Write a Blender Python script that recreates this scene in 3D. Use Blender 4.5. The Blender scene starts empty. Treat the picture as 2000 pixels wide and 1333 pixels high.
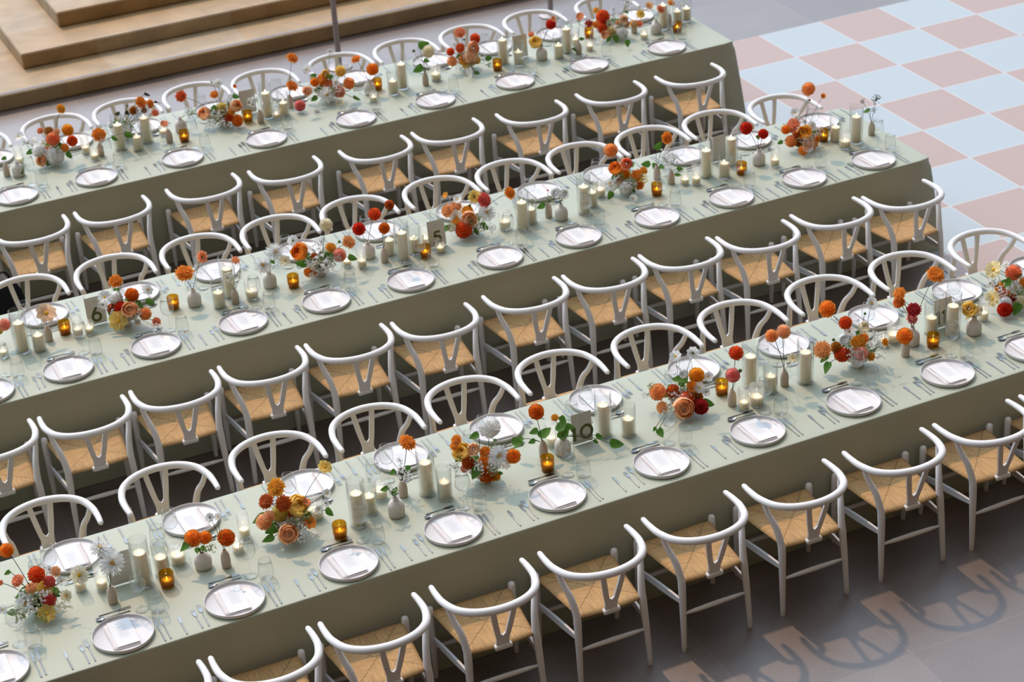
import bpy, math, random
from mathutils import Vector, Matrix, Quaternion
random.seed(7)
S = bpy.context.scene
COL = S.collection
PI = math.pi

# ------------------------------------------------------------------ camera
cam = bpy.data.cameras.new('camera')
cam_o = bpy.data.objects.new('camera', cam); COL.objects.link(cam_o)
cam.sensor_width = 36; cam.lens = 73.9387
RIGHT, DOWN, FWD = Vector((0.904135, -0.423073, -0.059578)), Vector((-0.252319, -0.416206, -0.873561)), Vector((0.344783, 0.804849, -0.483055))
rot = Matrix((RIGHT, -DOWN, -FWD)).transposed().to_4x4()
cam_o.matrix_world = Matrix.Translation((0, 0, 7.2267)) @ rot
cam.clip_start = .5; cam.clip_end = 200
cam.dof.use_dof = True; cam.dof.focus_distance = 11.6; cam.dof.aperture_fstop = 3.2
S.camera = cam_o
CAM = Vector((0, 0, 7.2267))

# ------------------------------------------------------------------ light
S.view_settings.view_transform = 'Standard'; S.view_settings.look = 'None'
S.view_settings.gamma = 1; S.view_settings.use_curve_mapping = False
S.view_settings.exposure = 0.03
S.cycles.max_bounces = 8; S.cycles.diffuse_bounces = 4; S.cycles.glossy_bounces = 3
S.cycles.transmission_bounces = 4; S.cycles.transparent_max_bounces = 24
S.cycles.caustics_reflective = False; S.cycles.caustics_refractive = False
S.cycles.sample_clamp_indirect = 4

world = bpy.data.worlds.new('atrium_sky'); S.world = world; world.use_nodes = True
W = world.node_tree; W.nodes.clear()
tc = W.nodes.new('ShaderNodeTexCoord'); dt = W.nodes.new('ShaderNodeVectorMath'); dt.operation = 'DOT_PRODUCT'
dv = Vector((-.12, .80, .60)).normalized(); dt.inputs[1].default_value = dv
rp = W.nodes.new('ShaderNodeValToRGB'); mp = W.nodes.new('ShaderNodeMapRange')
mp.inputs['From Min'].default_value = -1; mp.inputs['From Max'].default_value = 1
bg = W.nodes.new('ShaderNodeBackground'); wo = W.nodes.new('ShaderNodeOutputWorld')
W.links.new(tc.outputs['Generated'], dt.inputs[0]); W.links.new(dt.outputs['Value'], mp.inputs['Value'])
W.links.new(mp.outputs[0], rp.inputs[0]); W.links.new(rp.outputs[0], bg.inputs[0]); W.links.new(bg.outputs[0], wo.inputs[0])
el = rp.color_ramp.elements
el[0].position = 0; el[0].color = (.05, .032, .015, 1)
el[1].position = 1; el[1].color = (2.5, 3.15, 3.95, 1)
for pos, c in ((.40,(.13,.086,.040)),(.60,(.285,.225,.145)),(.78,(.80,.94,1.12)),(.92,(1.58,1.98,2.48))):
    e = el.new(pos); e.color = (*c, 1)
bg.inputs[1].default_value = 1.0

sun = bpy.data.lights.new('low_sun', 'SUN'); sun.energy = 1.9; sun.color = (1, .68, .45); sun.angle = math.radians(1.3)
sun_o = bpy.data.objects.new('low_sun', sun); COL.objects.link(sun_o)
sun_o.rotation_euler = Vector((.03, -.62, -.75)).to_track_quat('-Z', 'Y').to_euler()
sun_o.location = (0, 30, 25)

# ------------------------------------------------------------------ materials
def mat(name):
    m = bpy.data.materials.new(name); m.use_nodes = True
    n = m.node_tree.nodes; return m, m.node_tree, n['Principled BSDF']
def plain(name, col, rough=.6, spec=.4, metal=0, var=0, noise=0, nscale=30, sheen=0, sss=0):
    m, t, b = mat(name)
    b.inputs['Roughness'].default_value = rough; b.inputs['Specular IOR Level'].default_value = spec
    b.inputs['Metallic'].default_value = metal
    b.inputs['Base Color'].default_value = (*col, 1)
    if sheen:
        b.inputs['Sheen Weight'].default_value = sheen; b.inputs['Sheen Roughness'].default_value = .4
    if sss:
        b.inputs['Subsurface Weight'].default_value = sss; b.inputs['Subsurface Radius'].default_value = (.03, .018, .009); b.inputs['Subsurface Scale'].default_value = 1
    if var or noise:
        h = t.nodes.new('ShaderNodeHueSaturation'); h.inputs['Color'].default_value = (*col, 1)
        if var:
            g = t.nodes.new('ShaderNodeNewGeometry'); r = t.nodes.new('ShaderNodeMapRange')
            r.inputs['To Min'].default_value = 1 - var; r.inputs['To Max'].default_value = 1 + var
            t.links.new(g.outputs['Random Per Island'], r.inputs[0]); t.links.new(r.outputs[0], h.inputs['Value'])
        else:
            x = t.nodes.new('ShaderNodeTexCoord'); z = t.nodes.new('ShaderNodeTexNoise'); z.inputs['Scale'].default_value = nscale
            r = t.nodes.new('ShaderNodeMapRange'); r.inputs['To Min'].default_value = 1 - noise; r.inputs['To Max'].default_value = 1 + noise
            t.links.new(x.outputs['Object'], z.inputs['Vector']); t.links.new(z.outputs[0], r.inputs[0]); t.links.new(r.outputs[0], h.inputs['Value'])
        t.links.new(h.outputs[0], b.inputs['Base Color'])
    return m
def petal(name, col):
    m = plain(name, col, .65, .2, var=.22)
    t = m.node_tree; b = t.nodes['Principled BSDF']; o = t.nodes['Material Output']
    tr = t.nodes.new('ShaderNodeBsdfTranslucent'); mx = t.nodes.new('ShaderNodeMixShader'); mx.inputs[0].default_value = .42
    h = [n for n in t.nodes if n.type == 'HUE_SAT'][0]
    t.links.new(h.outputs[0], tr.inputs[0]); t.links.new(b.outputs[0], mx.inputs[1]); t.links.new(tr.outputs[0], mx.inputs[2]); t.links.new(mx.outputs[0], o.inputs[0])
    return m
def glass(name, tint, frost=0, frost_col=(1, 1, 1), refl=1.0):
    m = bpy.data.materials.new(name); m.use_nodes = True; t = m.node_tree; t.nodes.clear()
    o = t.nodes.new('ShaderNodeOutputMaterial'); tr = t.nodes.new('ShaderNodeBsdfTransparent'); gl = t.nodes.new('ShaderNodeBsdfGlossy')
    tr.inputs[0].default_value = (*tint, 1); gl.inputs['Roughness'].default_value = .03
    lw = t.nodes.new('ShaderNodeLayerWeight'); lw.inputs[0].default_value = .5   # Schlick reflectance of a thin pane, same from both faces
    pw = t.nodes.new('ShaderNodeMath'); pw.operation = 'POWER'; pw.inputs[1].default_value = 4.5; t.links.new(lw.outputs['Facing'], pw.inputs[0])
    ml = t.nodes.new('ShaderNodeMath'); ml.operation = 'MULTIPLY_ADD'; ml.inputs[1].default_value = .7 * refl; ml.inputs[2].default_value = .035 * refl; t.links.new(pw.outputs[0], ml.inputs[0])
    mx = t.nodes.new('ShaderNodeMixShader'); t.links.new(ml.outputs[0], mx.inputs[0]); t.links.new(tr.outputs[0], mx.inputs[1]); t.links.new(gl.outputs[0], mx.inputs[2])
    out = mx
    if frost:
        df = t.nodes.new('ShaderNodeBsdfTranslucent'); df.inputs[0].default_value = (*frost_col, 1)
        m2 = t.nodes.new('ShaderNodeMixShader'); m2.inputs[0].default_value = frost
        t.links.new(mx.outputs[0], m2.inputs[1]); t.links.new(df.outputs[0], m2.inputs[2]); out = m2
    t.links.new(out.outputs[0], o.inputs[0]); return m
def emit(name, col, s):
    m = bpy.data.materials.new(name); m.use_nodes = True; t = m.node_tree; t.nodes.clear()
    o = t.nodes.new('ShaderNodeOutputMaterial'); e = t.nodes.new('ShaderNodeEmission'); e.inputs[0].default_value = (*col, 1); e.inputs[1].default_value = s
    t.links.new(e.outputs[0], o.inputs[0]); return m

WHITE = plain('painted_white_wood', (.75, .74, .735), .45, .4)
PLATE = plain('white_stoneware', (.67, .645, .635), .4, .45)
NAPKIN = plain('blush_linen', (.71, .655, .635), .9, .1)
PAPER = plain('white_paper', (.75, .75, .75), .8, .1)
INK = plain('grey_ink', (.54, .55, .58), .8, .1)
CARDM = plain('card_stock', (.66, .64, .61), .85, .1)
GREENINK = plain('olive_ink', (.13, .15, .06), .8, .1)
STEEL = plain('polished_steel', (.22, .215, .205), .2, .5, 1)
WAX = plain('cream_wax', (.95, .87, .68), .5, .4, sss=.5)
WICK = plain('charred_wick', (.03, .02, .02), .9, .1)
FLAME = emit('candle_flame', (1, .70, .30), 26)
CLEAR = glass('clear_glass', (.982, .988, .988), refl=1.15)
RIBBED = glass('ribbed_glass', (.95, .95, .93), .14, (1, .97, .92))
AMBER = glass('amber_glass', (.78, .55, .13), .10, (.62, .40, .07))
BEIGE = plain('beige_ceramic', (.60, .50, .41), .75, .2, noise=.06)
CERAMIC = plain('white_ceramic', (.70, .66, .61), .7, .25, noise=.04)
STEM = plain('green_stem', (.06, .08, .03), .7, .2)
GOLDC = plain('yellow_disc', (.75, .42, .03), .8, .1, noise=.2, nscale=60)
DARKC = plain('green_disc', (.16, .20, .05), .8, .1, noise=.2, nscale=60)
POST = plain('grey_metal_post', (.46, .42, .43), .4, .5)
BLACK = plain('black_canvas', (.008, .008, .009), .8, .2)
ALU = plain('brushed_strip', (.20, .22, .27), .55, .4)
PC = {'orange': (.90, .33, .045), 'dorange': (.76, .20, .025), 'redor': (.80, .14, .035), 'rust': (.58, .13, .025), 'red': (.68, .045, .02),
      'crimson': (.46, .03, .03), 'redpink': (.80, .15, .12), 'pink': (.84, .30, .27), 'coral': (.90, .34, .17), 'coralp': (.88, .42, .31),
      'peach': (.92, .55, .30), 'peachy': (.92, .45, .17), 'peachc': (.92, .66, .44), 'gold': (.88, .42, .045), 'yel': (.90, .65, .18),
      'yelc': (.90, .77, .42), 'yelgrn': (.74, .62, .20), 'yelleaf': (.72, .58, .2), 'cream': (.88, .82, .64), 'wht': (.90, .90, .88), 'pinkw': (.84, .64, .56),
      'brown': (.50, .20, .03), 'leaf': (.09, .21, .03), 'dkleaf': (.03, .035, .02), 'green': (.30, .36, .15), 'dkgreen': (.06, .09, .03), 'petal': (.84, .82, .76)}
PM = {k: petal(k + '_petal', v) for k, v in PC.items()}

def cloth_mat():
    m, t, b = mat('sage_cloth')
    b.inputs['Roughness'].default_value = .55; b.inputs['Specular IOR Level'].default_value = .55
    b.inputs['Sheen Weight'].default_value = 0.5; b.inputs['Sheen Roughness'].default_value = .45; b.inputs['Sheen Tint'].default_value = (.78, 1, 1, 1)
    x = t.nodes.new('ShaderNodeTexCoord'); z = t.nodes.new('ShaderNodeTexNoise'); z.inputs['Scale'].default_value = 400; z.inputs['Detail'].default_value = 1
    z2 = t.nodes.new('ShaderNodeTexNoise'); z2.inputs['Scale'].default_value = 1.3
    r = t.nodes.new('ShaderNodeMapRange'); r.inputs['To Min'].default_value = .92; r.inputs['To Max'].default_value = 1.08
    h = t.nodes.new('ShaderNodeHueSaturation'); h.inputs['Color'].default_value = (*(.38,.395,.29), 1)
    bp = t.nodes.new('ShaderNodeBump'); bp.inputs['Strength'].default_value = .12; bp.inputs['Distance'].default_value = .002
    t.links.new(x.outputs['Object'], z.inputs['Vector']); t.links.new(x.outputs['Object'], z2.inputs['Vector']); t.links.new(z2.outputs[0], r.inputs[0]); t.links.new(r.outputs[0], h.inputs['Value'])
    t.links.new(z.outputs[0], bp.inputs['Height']); t.links.new(bp.outputs[0], b.inputs['Normal']); t.links.new(h.outputs[0], b.inputs['Base Color'])
    return m
CLOTH = cloth_mat()

def cord_mat():
    m, t, b = mat('paper_cord'); L = t.links
    b.inputs['Roughness'].default_value = .7; b.inputs['Specular IOR Level'].default_value = .25
    x = t.nodes.new('ShaderNodeTexCoord'); s = t.nodes.new('ShaderNodeSeparateXYZ'); L.new(x.outputs['Object'], s.inputs[0])
    def M(op, a, bb=None):
        n = t.nodes.new('ShaderNodeMath'); n.operation = op
        for i, v in enumerate((a, bb)):
            if v is None: continue
            if isinstance(v, (int, float)): n.inputs[i].default_value = v
            else: L.new(v, n.inputs[i])
        return n.outputs[0]
    X, Y = s.outputs[0], s.outputs[1]
    ax = M('DIVIDE', M('ABSOLUTE', X), .222); ay = M('DIVIDE', M('ABSOLUTE', M('SUBTRACT', Y, .015)), .235)
    side = M('GREATER_THAN', ax, ay)
    u = M('ADD', M('MULTIPLY', side, Y), M('MULTIPLY', M('SUBTRACT', 1, side), X))
    v = M('ADD', M('MULTIPLY', side, X), M('MULTIPLY', M('SUBTRACT', 1, side), Y))
    st = M('SINE', M('MULTIPLY', u, 2 * PI / .0078))
    cb = t.nodes.new('ShaderNodeCombineXYZ'); L.new(M('MULTIPLY', u, 130), cb.inputs[0]); L.new(M('MULTIPLY', v, 9), cb.inputs[1]); L.new(M('MULTIPLY', side, 7), cb.inputs[2])
    nz = t.nodes.new('ShaderNodeTexNoise'); nz.inputs['Scale'].default_value = 1; nz.inputs['Detail'].default_value = 2; L.new(cb.outputs[0], nz.inputs['Vector'])
    seam = M('LESS_THAN', M('ABSOLUTE', M('SUBTRACT', ax, ay)), .022)
    val = M('ADD', M('ADD', .40, M('MULTIPLY', nz.outputs[0], 1.12)), M('MULTIPLY', st, .20))
    val = M('SUBTRACT', val, M('MULTIPLY', seam, .34))
    h = t.nodes.new('ShaderNodeHueSaturation'); h.inputs['Color'].default_value = (*(.51,.31,.135), 1); L.new(val, h.inputs['Value']); L.new(h.outputs[0], b.inputs['Base Color'])
    bp = t.nodes.new('ShaderNodeBump'); bp.inputs['Strength'].default_value = .5; bp.inputs['Distance'].default_value = .003
    L.new(M('ADD', M('MULTIPLY', st, .5), nz.outputs[0]), bp.inputs['Height']); L.new(bp.outputs[0], b.inputs['Normal'])
    return m
CORD = cord_mat()

def floor_mat():
    m, t, b = mat('grey_stone_tiles'); L = t.links
    x = t.nodes.new('ShaderNodeTexCoord'); mpn = t.nodes.new('ShaderNodeMapping'); L.new(x.outputs['Object'], mpn.inputs[0]); mpn.inputs['Location'].default_value = (-.77, -.03, 0)
    br = t.nodes.new('ShaderNodeTexBrick'); br.offset = 0; br.inputs['Scale'].default_value = 1; br.inputs['Brick Width'].default_value = .955; br.inputs['Row Height'].default_value = .955
    br.inputs['Mortar Size'].default_value = .0022; br.inputs['Color1'].default_value = (.125, .092, .077, 1); br.inputs['Color2'].default_value = (.160, .122, .104, 1); br.inputs['Mortar'].default_value = (.195, .155, .135, 1)
    L.new(mpn.outputs[0], br.inputs['Vector'])
    n1 = t.nodes.new('ShaderNodeTexNoise'); n1.inputs['Scale'].default_value = 2.2; n1.inputs['Detail'].default_value = 8; n1.inputs['Roughness'].default_value = .65; L.new(x.outputs['Object'], n1.inputs['Vector'])
    n2 = t.nodes.new('ShaderNodeTexNoise'); n2.inputs['Scale'].default_value = 90; n2.inputs['Detail'].default_value = 3; L.new(x.outputs['Object'], n2.inputs['Vector'])
    ad = t.nodes.new('ShaderNodeMath'); ad.operation = 'ADD'; L.new(n1.outputs[0], ad.inputs[0]); L.new(n2.outputs[0], ad.inputs[1])
    r = t.nodes.new('ShaderNodeMapRange'); r.inputs['From Min'].default_value = .6; r.inputs['From Max'].default_value = 1.4; r.inputs['To Min'].default_value = .72; r.inputs['To Max'].default_value = 1.28; L.new(ad.outputs[0], r.inputs[0])
    h = t.nodes.new('ShaderNodeHueSaturation'); L.new(br.outputs[0], h.inputs['Color']); L.new(r.outputs[0], h.inputs['Value']); L.new(h.outputs[0], b.inputs['Base Color'])
    r2 = t.nodes.new('ShaderNodeMapRange'); r2.inputs['To Min'].default_value = .30; r2.inputs['To Max'].default_value = .48; L.new(n2.outputs[0], r2.inputs[0]); L.new(r2.outputs[0], b.inputs['Roughness'])
    b.inputs['IOR'].default_value = 1.95; b.inputs['Specular IOR Level'].default_value = .5
    return m
def checker_mat():
    m, t, b = mat('checkered_vinyl'); L = t.links
    x = t.nodes.new('ShaderNodeTexCoord'); s = t.nodes.new('ShaderNodeSeparateXYZ'); L.new(x.outputs['Object'], s.inputs[0])
    def M(op, a, bb=None):
        n = t.nodes.new('ShaderNodeMath'); n.operation = op
        for i, v in enumerate((a, bb)):
            if v is None: continue
            if isinstance(v, (int, float)): n.inputs[i].default_value = v
            else: L.new(v, n.inputs[i])
        return n.outputs[0]
    ts = 0.66747
    u = M('DIVIDE', s.outputs[0], ts); v = M('DIVIDE', s.outputs[1], ts)
    par = M('MODULO', M('ADD', M('FLOOR', u), M('FLOOR', v)), 2)
    fu = M('ABSOLUTE', M('SUBTRACT', M('FRACT', u), .5)); fv = M('ABSOLUTE', M('SUBTRACT', M('FRACT', v), .5))
    seam = M('GREATER_THAN', M('MAXIMUM', fu, fv), .494)
    mx = t.nodes.new('ShaderNodeMixRGB'); L.new(par, mx.inputs[0]); mx.inputs[1].default_value = (*(.395,.45,.475), 1); mx.inputs[2].default_value = (*(.41,.29,.25), 1)
    m2 = t.nodes.new('ShaderNodeMixRGB'); L.new(seam, m2.inputs[0]); L.new(mx.outputs[0], m2.inputs[1]); m2.inputs[2].default_value = (.60, .56, .54, 1)
    L.new(m2.outputs[0], b.inputs['Base Color']); b.inputs['Roughness'].default_value = .42; b.inputs['Specular IOR Level'].default_value = .5
    return m
def sandstone():
    m, t, b = mat('sandstone_slabs'); L = t.links
    x = t.nodes.new('ShaderNodeTexCoord'); s = t.nodes.new('ShaderNodeSeparateXYZ'); L.new(x.outputs['Object'], s.inputs[0])
    cb = t.nodes.new('ShaderNodeCombineXYZ'); ad = t.nodes.new('ShaderNodeMath'); ad.operation = 'ADD'; L.new(s.outputs[1], ad.inputs[0]); ad.inputs[1].default_value = .0
    L.new(s.outputs[0], cb.inputs[0]); L.new(ad.outputs[0], cb.inputs[1])
    br = t.nodes.new('ShaderNodeTexBrick'); br.offset = .37; br.inputs['Scale'].default_value = 1; br.inputs['Brick Width'].default_value = 1.35; br.inputs['Row Height'].default_value = .56
    br.inputs['Mortar Size'].default_value = .003; br.inputs['Color1'].default_value = (.40, .30, .185, 1); br.inputs['Color2'].default_value = (.37, .22, .085, 1); br.inputs['Mortar'].default_value = (.36, .25, .14, 1)
    L.new(cb.outputs[0], br.inputs['Vector'])
    n1 = t.nodes.new('ShaderNodeTexNoise'); n1.inputs['Scale'].default_value = 3; n1.inputs['Detail'].default_value = 8; n1.inputs['Distortion'].default_value = .6; L.new(x.outputs['Object'], n1.inputs['Vector'])
    r = t.nodes.new('ShaderNodeMapRange'); r.inputs['From Min'].default_value = .3; r.inputs['From Max'].default_value = .7; r.inputs['To Min'].default_value = .8; r.inputs['To Max'].default_value = 1.2; L.new(n1.outputs[0], r.inputs[0])
    h = t.nodes.new('ShaderNodeHueSaturation'); L.new(br.outputs[0], h.inputs['Color']); L.new(r.outputs[0], h.inputs['Value']); L.new(h.outputs[0], b.inputs['Base Color'])
    b.inputs['Roughness'].default_value = .55; b.inputs['Specular IOR Level'].default_value = .4
    return m

# ------------------------------------------------------------------ mesh helpers
class MB:
    def __init__(s): s.v = []; s.f = []; s.m = []
    def add(s, vs, fs, mi=0, xf=None):
        o = len(s.v); s.v += [tuple(xf @ Vector(v)) if xf else tuple(v) for v in vs]
        s.f += [tuple(i + o for i in f) for f in fs]; s.m += [mi] * len(fs)
    def mesh(s, name, mats, smooth=True):
        me = bpy.data.meshes.new(name); me.from_pydata(s.v, [], s.f)
        for m in mats: me.materials.append(m)
        me.polygons.foreach_set('material_index', s.m); me.polygons.foreach_set('use_smooth', [smooth] * len(s.f)); me.update(); return me
def lathe(mb, prof, seg=24, mi=0, xf=None, rib=0, nrib=0, cap=True):
    vs = []; fs = []
    for (r, z) in prof:
        for k in range(seg):
            a = 2 * PI * k / seg; rr = r * (1 + (rib * math.cos(nrib * a) if rib else 0)); vs.append((rr * math.cos(a), rr * math.sin(a), z))
    n = len(prof)
    for i in range(n - 1):
        for k in range(seg):
            k2 = (k + 1) % seg; fs.append((i * seg + k, i * seg + k2, (i + 1) * seg + k2, (i + 1) * seg + k))
    if cap:
        if prof[0][0] > 1e-5: fs.append(tuple(range(seg))[::-1])
        if prof[-1][0] > 1e-5: fs.append(tuple((n - 1) * seg + k for k in range(seg)))
    mb.add(vs, fs, mi, xf)
def spline(pts, n):
    P = [Vector(p) for p in pts]; P = [P[0] * 2 - P[1]] + P + [P[-1] * 2 - P[-2]]; out = []
    for i in range(1, len(P) - 2):
        for k in range(n):
            t = k / n; a, b, c, d = P[i - 1:i + 3]
            out.append(.5 * ((2 * b) + (c - a) * t + (2 * a - 5 * b + 4 * c - d) * t * t + (3 * b - a - 3 * c + d) * t ** 3))
    out.append(P[-2]); return out
def tube(mb, pts, rad, seg=10, mi=0, flat=None, round_ends=True):
    """flat: (axis vector, factor) squeezes the section along that axis"""
    n = len(pts); rs = rad if isinstance(rad, (list, tuple)) else [rad] * n
    vs = []; fs = []; pts = [Vector(p) for p in pts]; up = None
    rows = []
    for i in range(n):
        d = (pts[min(i + 1, n - 1)] - pts[max(i - 1, 0)]).normalized()
        if up is None: up = d.orthogonal().normalized()
        up = (up - d * up.dot(d)).normalized(); w = d.cross(up)
        rows.append((pts[i], rs[i], up.copy(), w, d))
    if round_ends:
        p, r, u, w, d = rows[0]; rows.insert(0, (p - d * r * .7, r * .7, u, w, d)); rows.insert(0, (p - d * r * .95, r * .25, u, w, d))
        p, r, u, w, d = rows[-1]; rows.append((p + d * r * .7, r * .7, u, w, d)); rows.append((p + d * r * .95, r * .25, u, w, d))
    for (p, r, u, w, d) in rows:
        for k in range(seg):
            a = 2 * PI * k / seg; o = (u * math.cos(a) + w * math.sin(a)) * r
            if flat: o -= flat[0] * o.dot(flat[0]) * (1 - flat[1])
            vs.append(p + o)
    m = len(rows)
    for i in range(m - 1):
        for k in range(seg):
            k2 = (k + 1) % seg; fs.append((i * seg + k, i * seg + k2, (i + 1) * seg + k2, (i + 1) * seg + k))
    fs.append(tuple(range(seg))[::-1]); fs.append(tuple((m - 1) * seg + k for k in range(seg)))
    mb.add(vs, fs, mi)
def box(mb, lo, hi, mi=0, bev=0, xf=None):
    x0, y0, z0 = lo; x1, y1, z1 = hi
    if not bev:
        vs = [(x, y, z) for z in (z0, z1) for y in (y0, y1) for x in (x0, x1)]
        fs = [(0, 2, 3, 1), (4, 5, 7, 6), (0, 1, 5, 4), (2, 6, 7, 3), (0, 4, 6, 2), (1, 3, 7, 5)]
        mb.add(vs, fs, mi, xf); return
    def ring(i, z):
        return [(x0 + i, y0 + bev, z), (x0 + bev, y0 + i, z), (x1 - bev, y0 + i, z), (x1 - i, y0 + bev, z), (x1 - i, y1 - bev, z), (x1 - bev, y1 - i, z), (x0 + bev, y1 - i, z), (x0 + i, y1 - bev, z)]
    vs = ring(bev, z0) + ring(0, z0 + bev) + ring(0, z1 - bev) + ring(bev, z1); fs = [tuple(range(8))[::-1], tuple(range(24, 32))]
    for i in range(3):
        for k in range(8): fs.append((i * 8 + k, i * 8 + (k + 1) % 8, i * 8 + 8 + (k + 1) % 8, i * 8 + 8 + k))
    mb.add(vs, fs, mi, xf)
def prism(mb, outline, z0, z1, mi=0, xf=None):
    n = len(outline); vs = [(x, y, z0) for x, y in outline] + [(x, y, z1) for x, y in outline]
    fs = [tuple(range(n))[::-1], tuple(range(n, 2 * n))] + [(k, (k + 1) % n, n + (k + 1) % n, n + k) for k in range(n)]
    mb.add(vs, fs, mi, xf)
def grid(mb, fn, nu, nv, mi=0, xf=None):
    vs = [fn(i / nu, j / nv) for j in range(nv + 1) for i in range(nu + 1)]
    fs = [(j * (nu + 1) + i, j * (nu + 1) + i + 1, (j + 1) * (nu + 1) + i + 1, (j + 1) * (nu + 1) + i) for j in range(nv) for i in range(nu)]
    mb.add(vs, fs, mi, xf)
def obj(name, me, parent=None, loc=(0, 0, 0), rot=(0, 0, 0), sc=None, m=None):
    o = bpy.data.objects.new(name, me); COL.objects.link(o); o.location = loc; o.rotation_euler = rot
    if sc: o.scale = (sc,) * 3 if isinstance(sc, (int, float)) else sc
    if parent: o.parent = parent
    if m and me.materials:
        o.material_slots[0].link = 'OBJECT'; o.material_slots[0].material = m
    return o
def tag(o, label, cat, group=None):
    o['label'] = label; o['category'] = cat
    if group: o['group'] = group
    return o
def empty(name, loc, rz=0):
    o = bpy.data.objects.new(name, None); COL.objects.link(o); o.location = loc; o.rotation_euler = (0, 0, rz); o.empty_display_size = .1; return o
def struct(o): o['kind'] = 'structure'; return o
def copy_tree(o, parent=None):
    c = o.copy(); COL.objects.link(c); c.parent = parent
    for ch in list(o.children): copy_tree(ch, c)
    return c

# ------------------------------------------------------------------ where things stand (metres, on the floor plan)
C = [["T","C",1.779,9.37],["S","C",1.896,9.417],["m","C",1.885,9.293],["t","C",1.462,9.493],["t","C",1.566,9.439],["w","C",2.0,9.473],["t","C",2.401,9.53],["s","C",2.323,9.41],["w","C",2.813,9.507],["T","C",2.999,9.322],["S","C",3.1,9.405],["w","C",3.202,9.514],["m","C",2.864,9.262],["T","C",3.456,9.421],["S","C",3.523,9.327],["t","C",4.286,9.527],["m","C",4.151,9.298],["T","C",4.603,9.471],["S","C",4.73,9.403],["m","C",5.433,9.533],["t","C",5.452,9.305],["w","C",5.547,9.318],["T","C",5.627,9.523],["S","C",5.695,9.404],["T","C",5.935,9.396],["s","C",6.583,9.528],["w","C",6.666,9.535],["S","C",6.927,9.514],["T","C",7.022,9.424],["m","C",6.836,9.362],["t","C",7.3,9.483],["T","B",1.828,12.329],["S","B",1.929,12.284],["s","B",1.698,12.321],["m","B",2.131,12.419],["t","B",2.199,12.337],["s","B",2.274,12.333],["S","B",3.141,12.236],["T","B",3.251,12.349],["w","B",3.371,12.241],["m","B",2.864,12.38],["m","B",3.67,12.248],["s","B",4.097,12.351],["t","B",4.18,12.272],["S","B",4.422,12.361],["T","B",4.471,12.229],["S","B",4.581,12.29],["t","B",4.689,12.359],["s","B",4.734,12.2],["m","B",4.617,12.184],["w","B",5.277,12.301],["T","B",5.382,12.226],["S","B",5.474,12.284],["T","B",5.867,12.225],["S","B",5.967,12.301],["w","B",6.086,12.42],["s","B",6.71,12.272],["t","B",6.775,12.221],["m","B",6.449,12.22],["T","B",6.908,12.304],["T","B",7.169,12.391],["S","B",7.014,12.226],["m","B",7.145,12.206],["t","B",7.422,12.19],["S","B",8.044,12.344],["w","B",8.03,12.195],["T","B",8.156,12.237],["m","B",7.967,12.393],["T","A",3.299,15.21],["T","A",3.519,15.233],["S","A",3.415,15.123],["s","A",3.066,15.127],["t","A",3.038,15.284],["s","A",3.673,15.301],["m","A",3.781,15.087],["t","A",2.53,15.357],["m","A",4.342,15.184],["T","A",4.512,15.187],["S","A",4.636,15.144],["s","A",4.559,15.111],["m","A",5.484,15.238],["s","A",5.357,15.01],["S","A",5.562,15.082],["T","A",5.673,15.153],["w","A",5.972,15.154],["m","A",6.496,15.076],["T","A",6.602,15.184],["S","A",6.701,15.091],["S","A",7.048,15.039],["T","A",7.163,15.117],["t","A",7.296,15.227],["s","A",7.344,15.052],["m","A",7.471,15.312],["m","A",8.163,15.007],["T","A",8.108,15.158],["S","A",8.268,15.195],["S","A",8.367,15.211],["s","A",7.851,15.027]]
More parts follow.
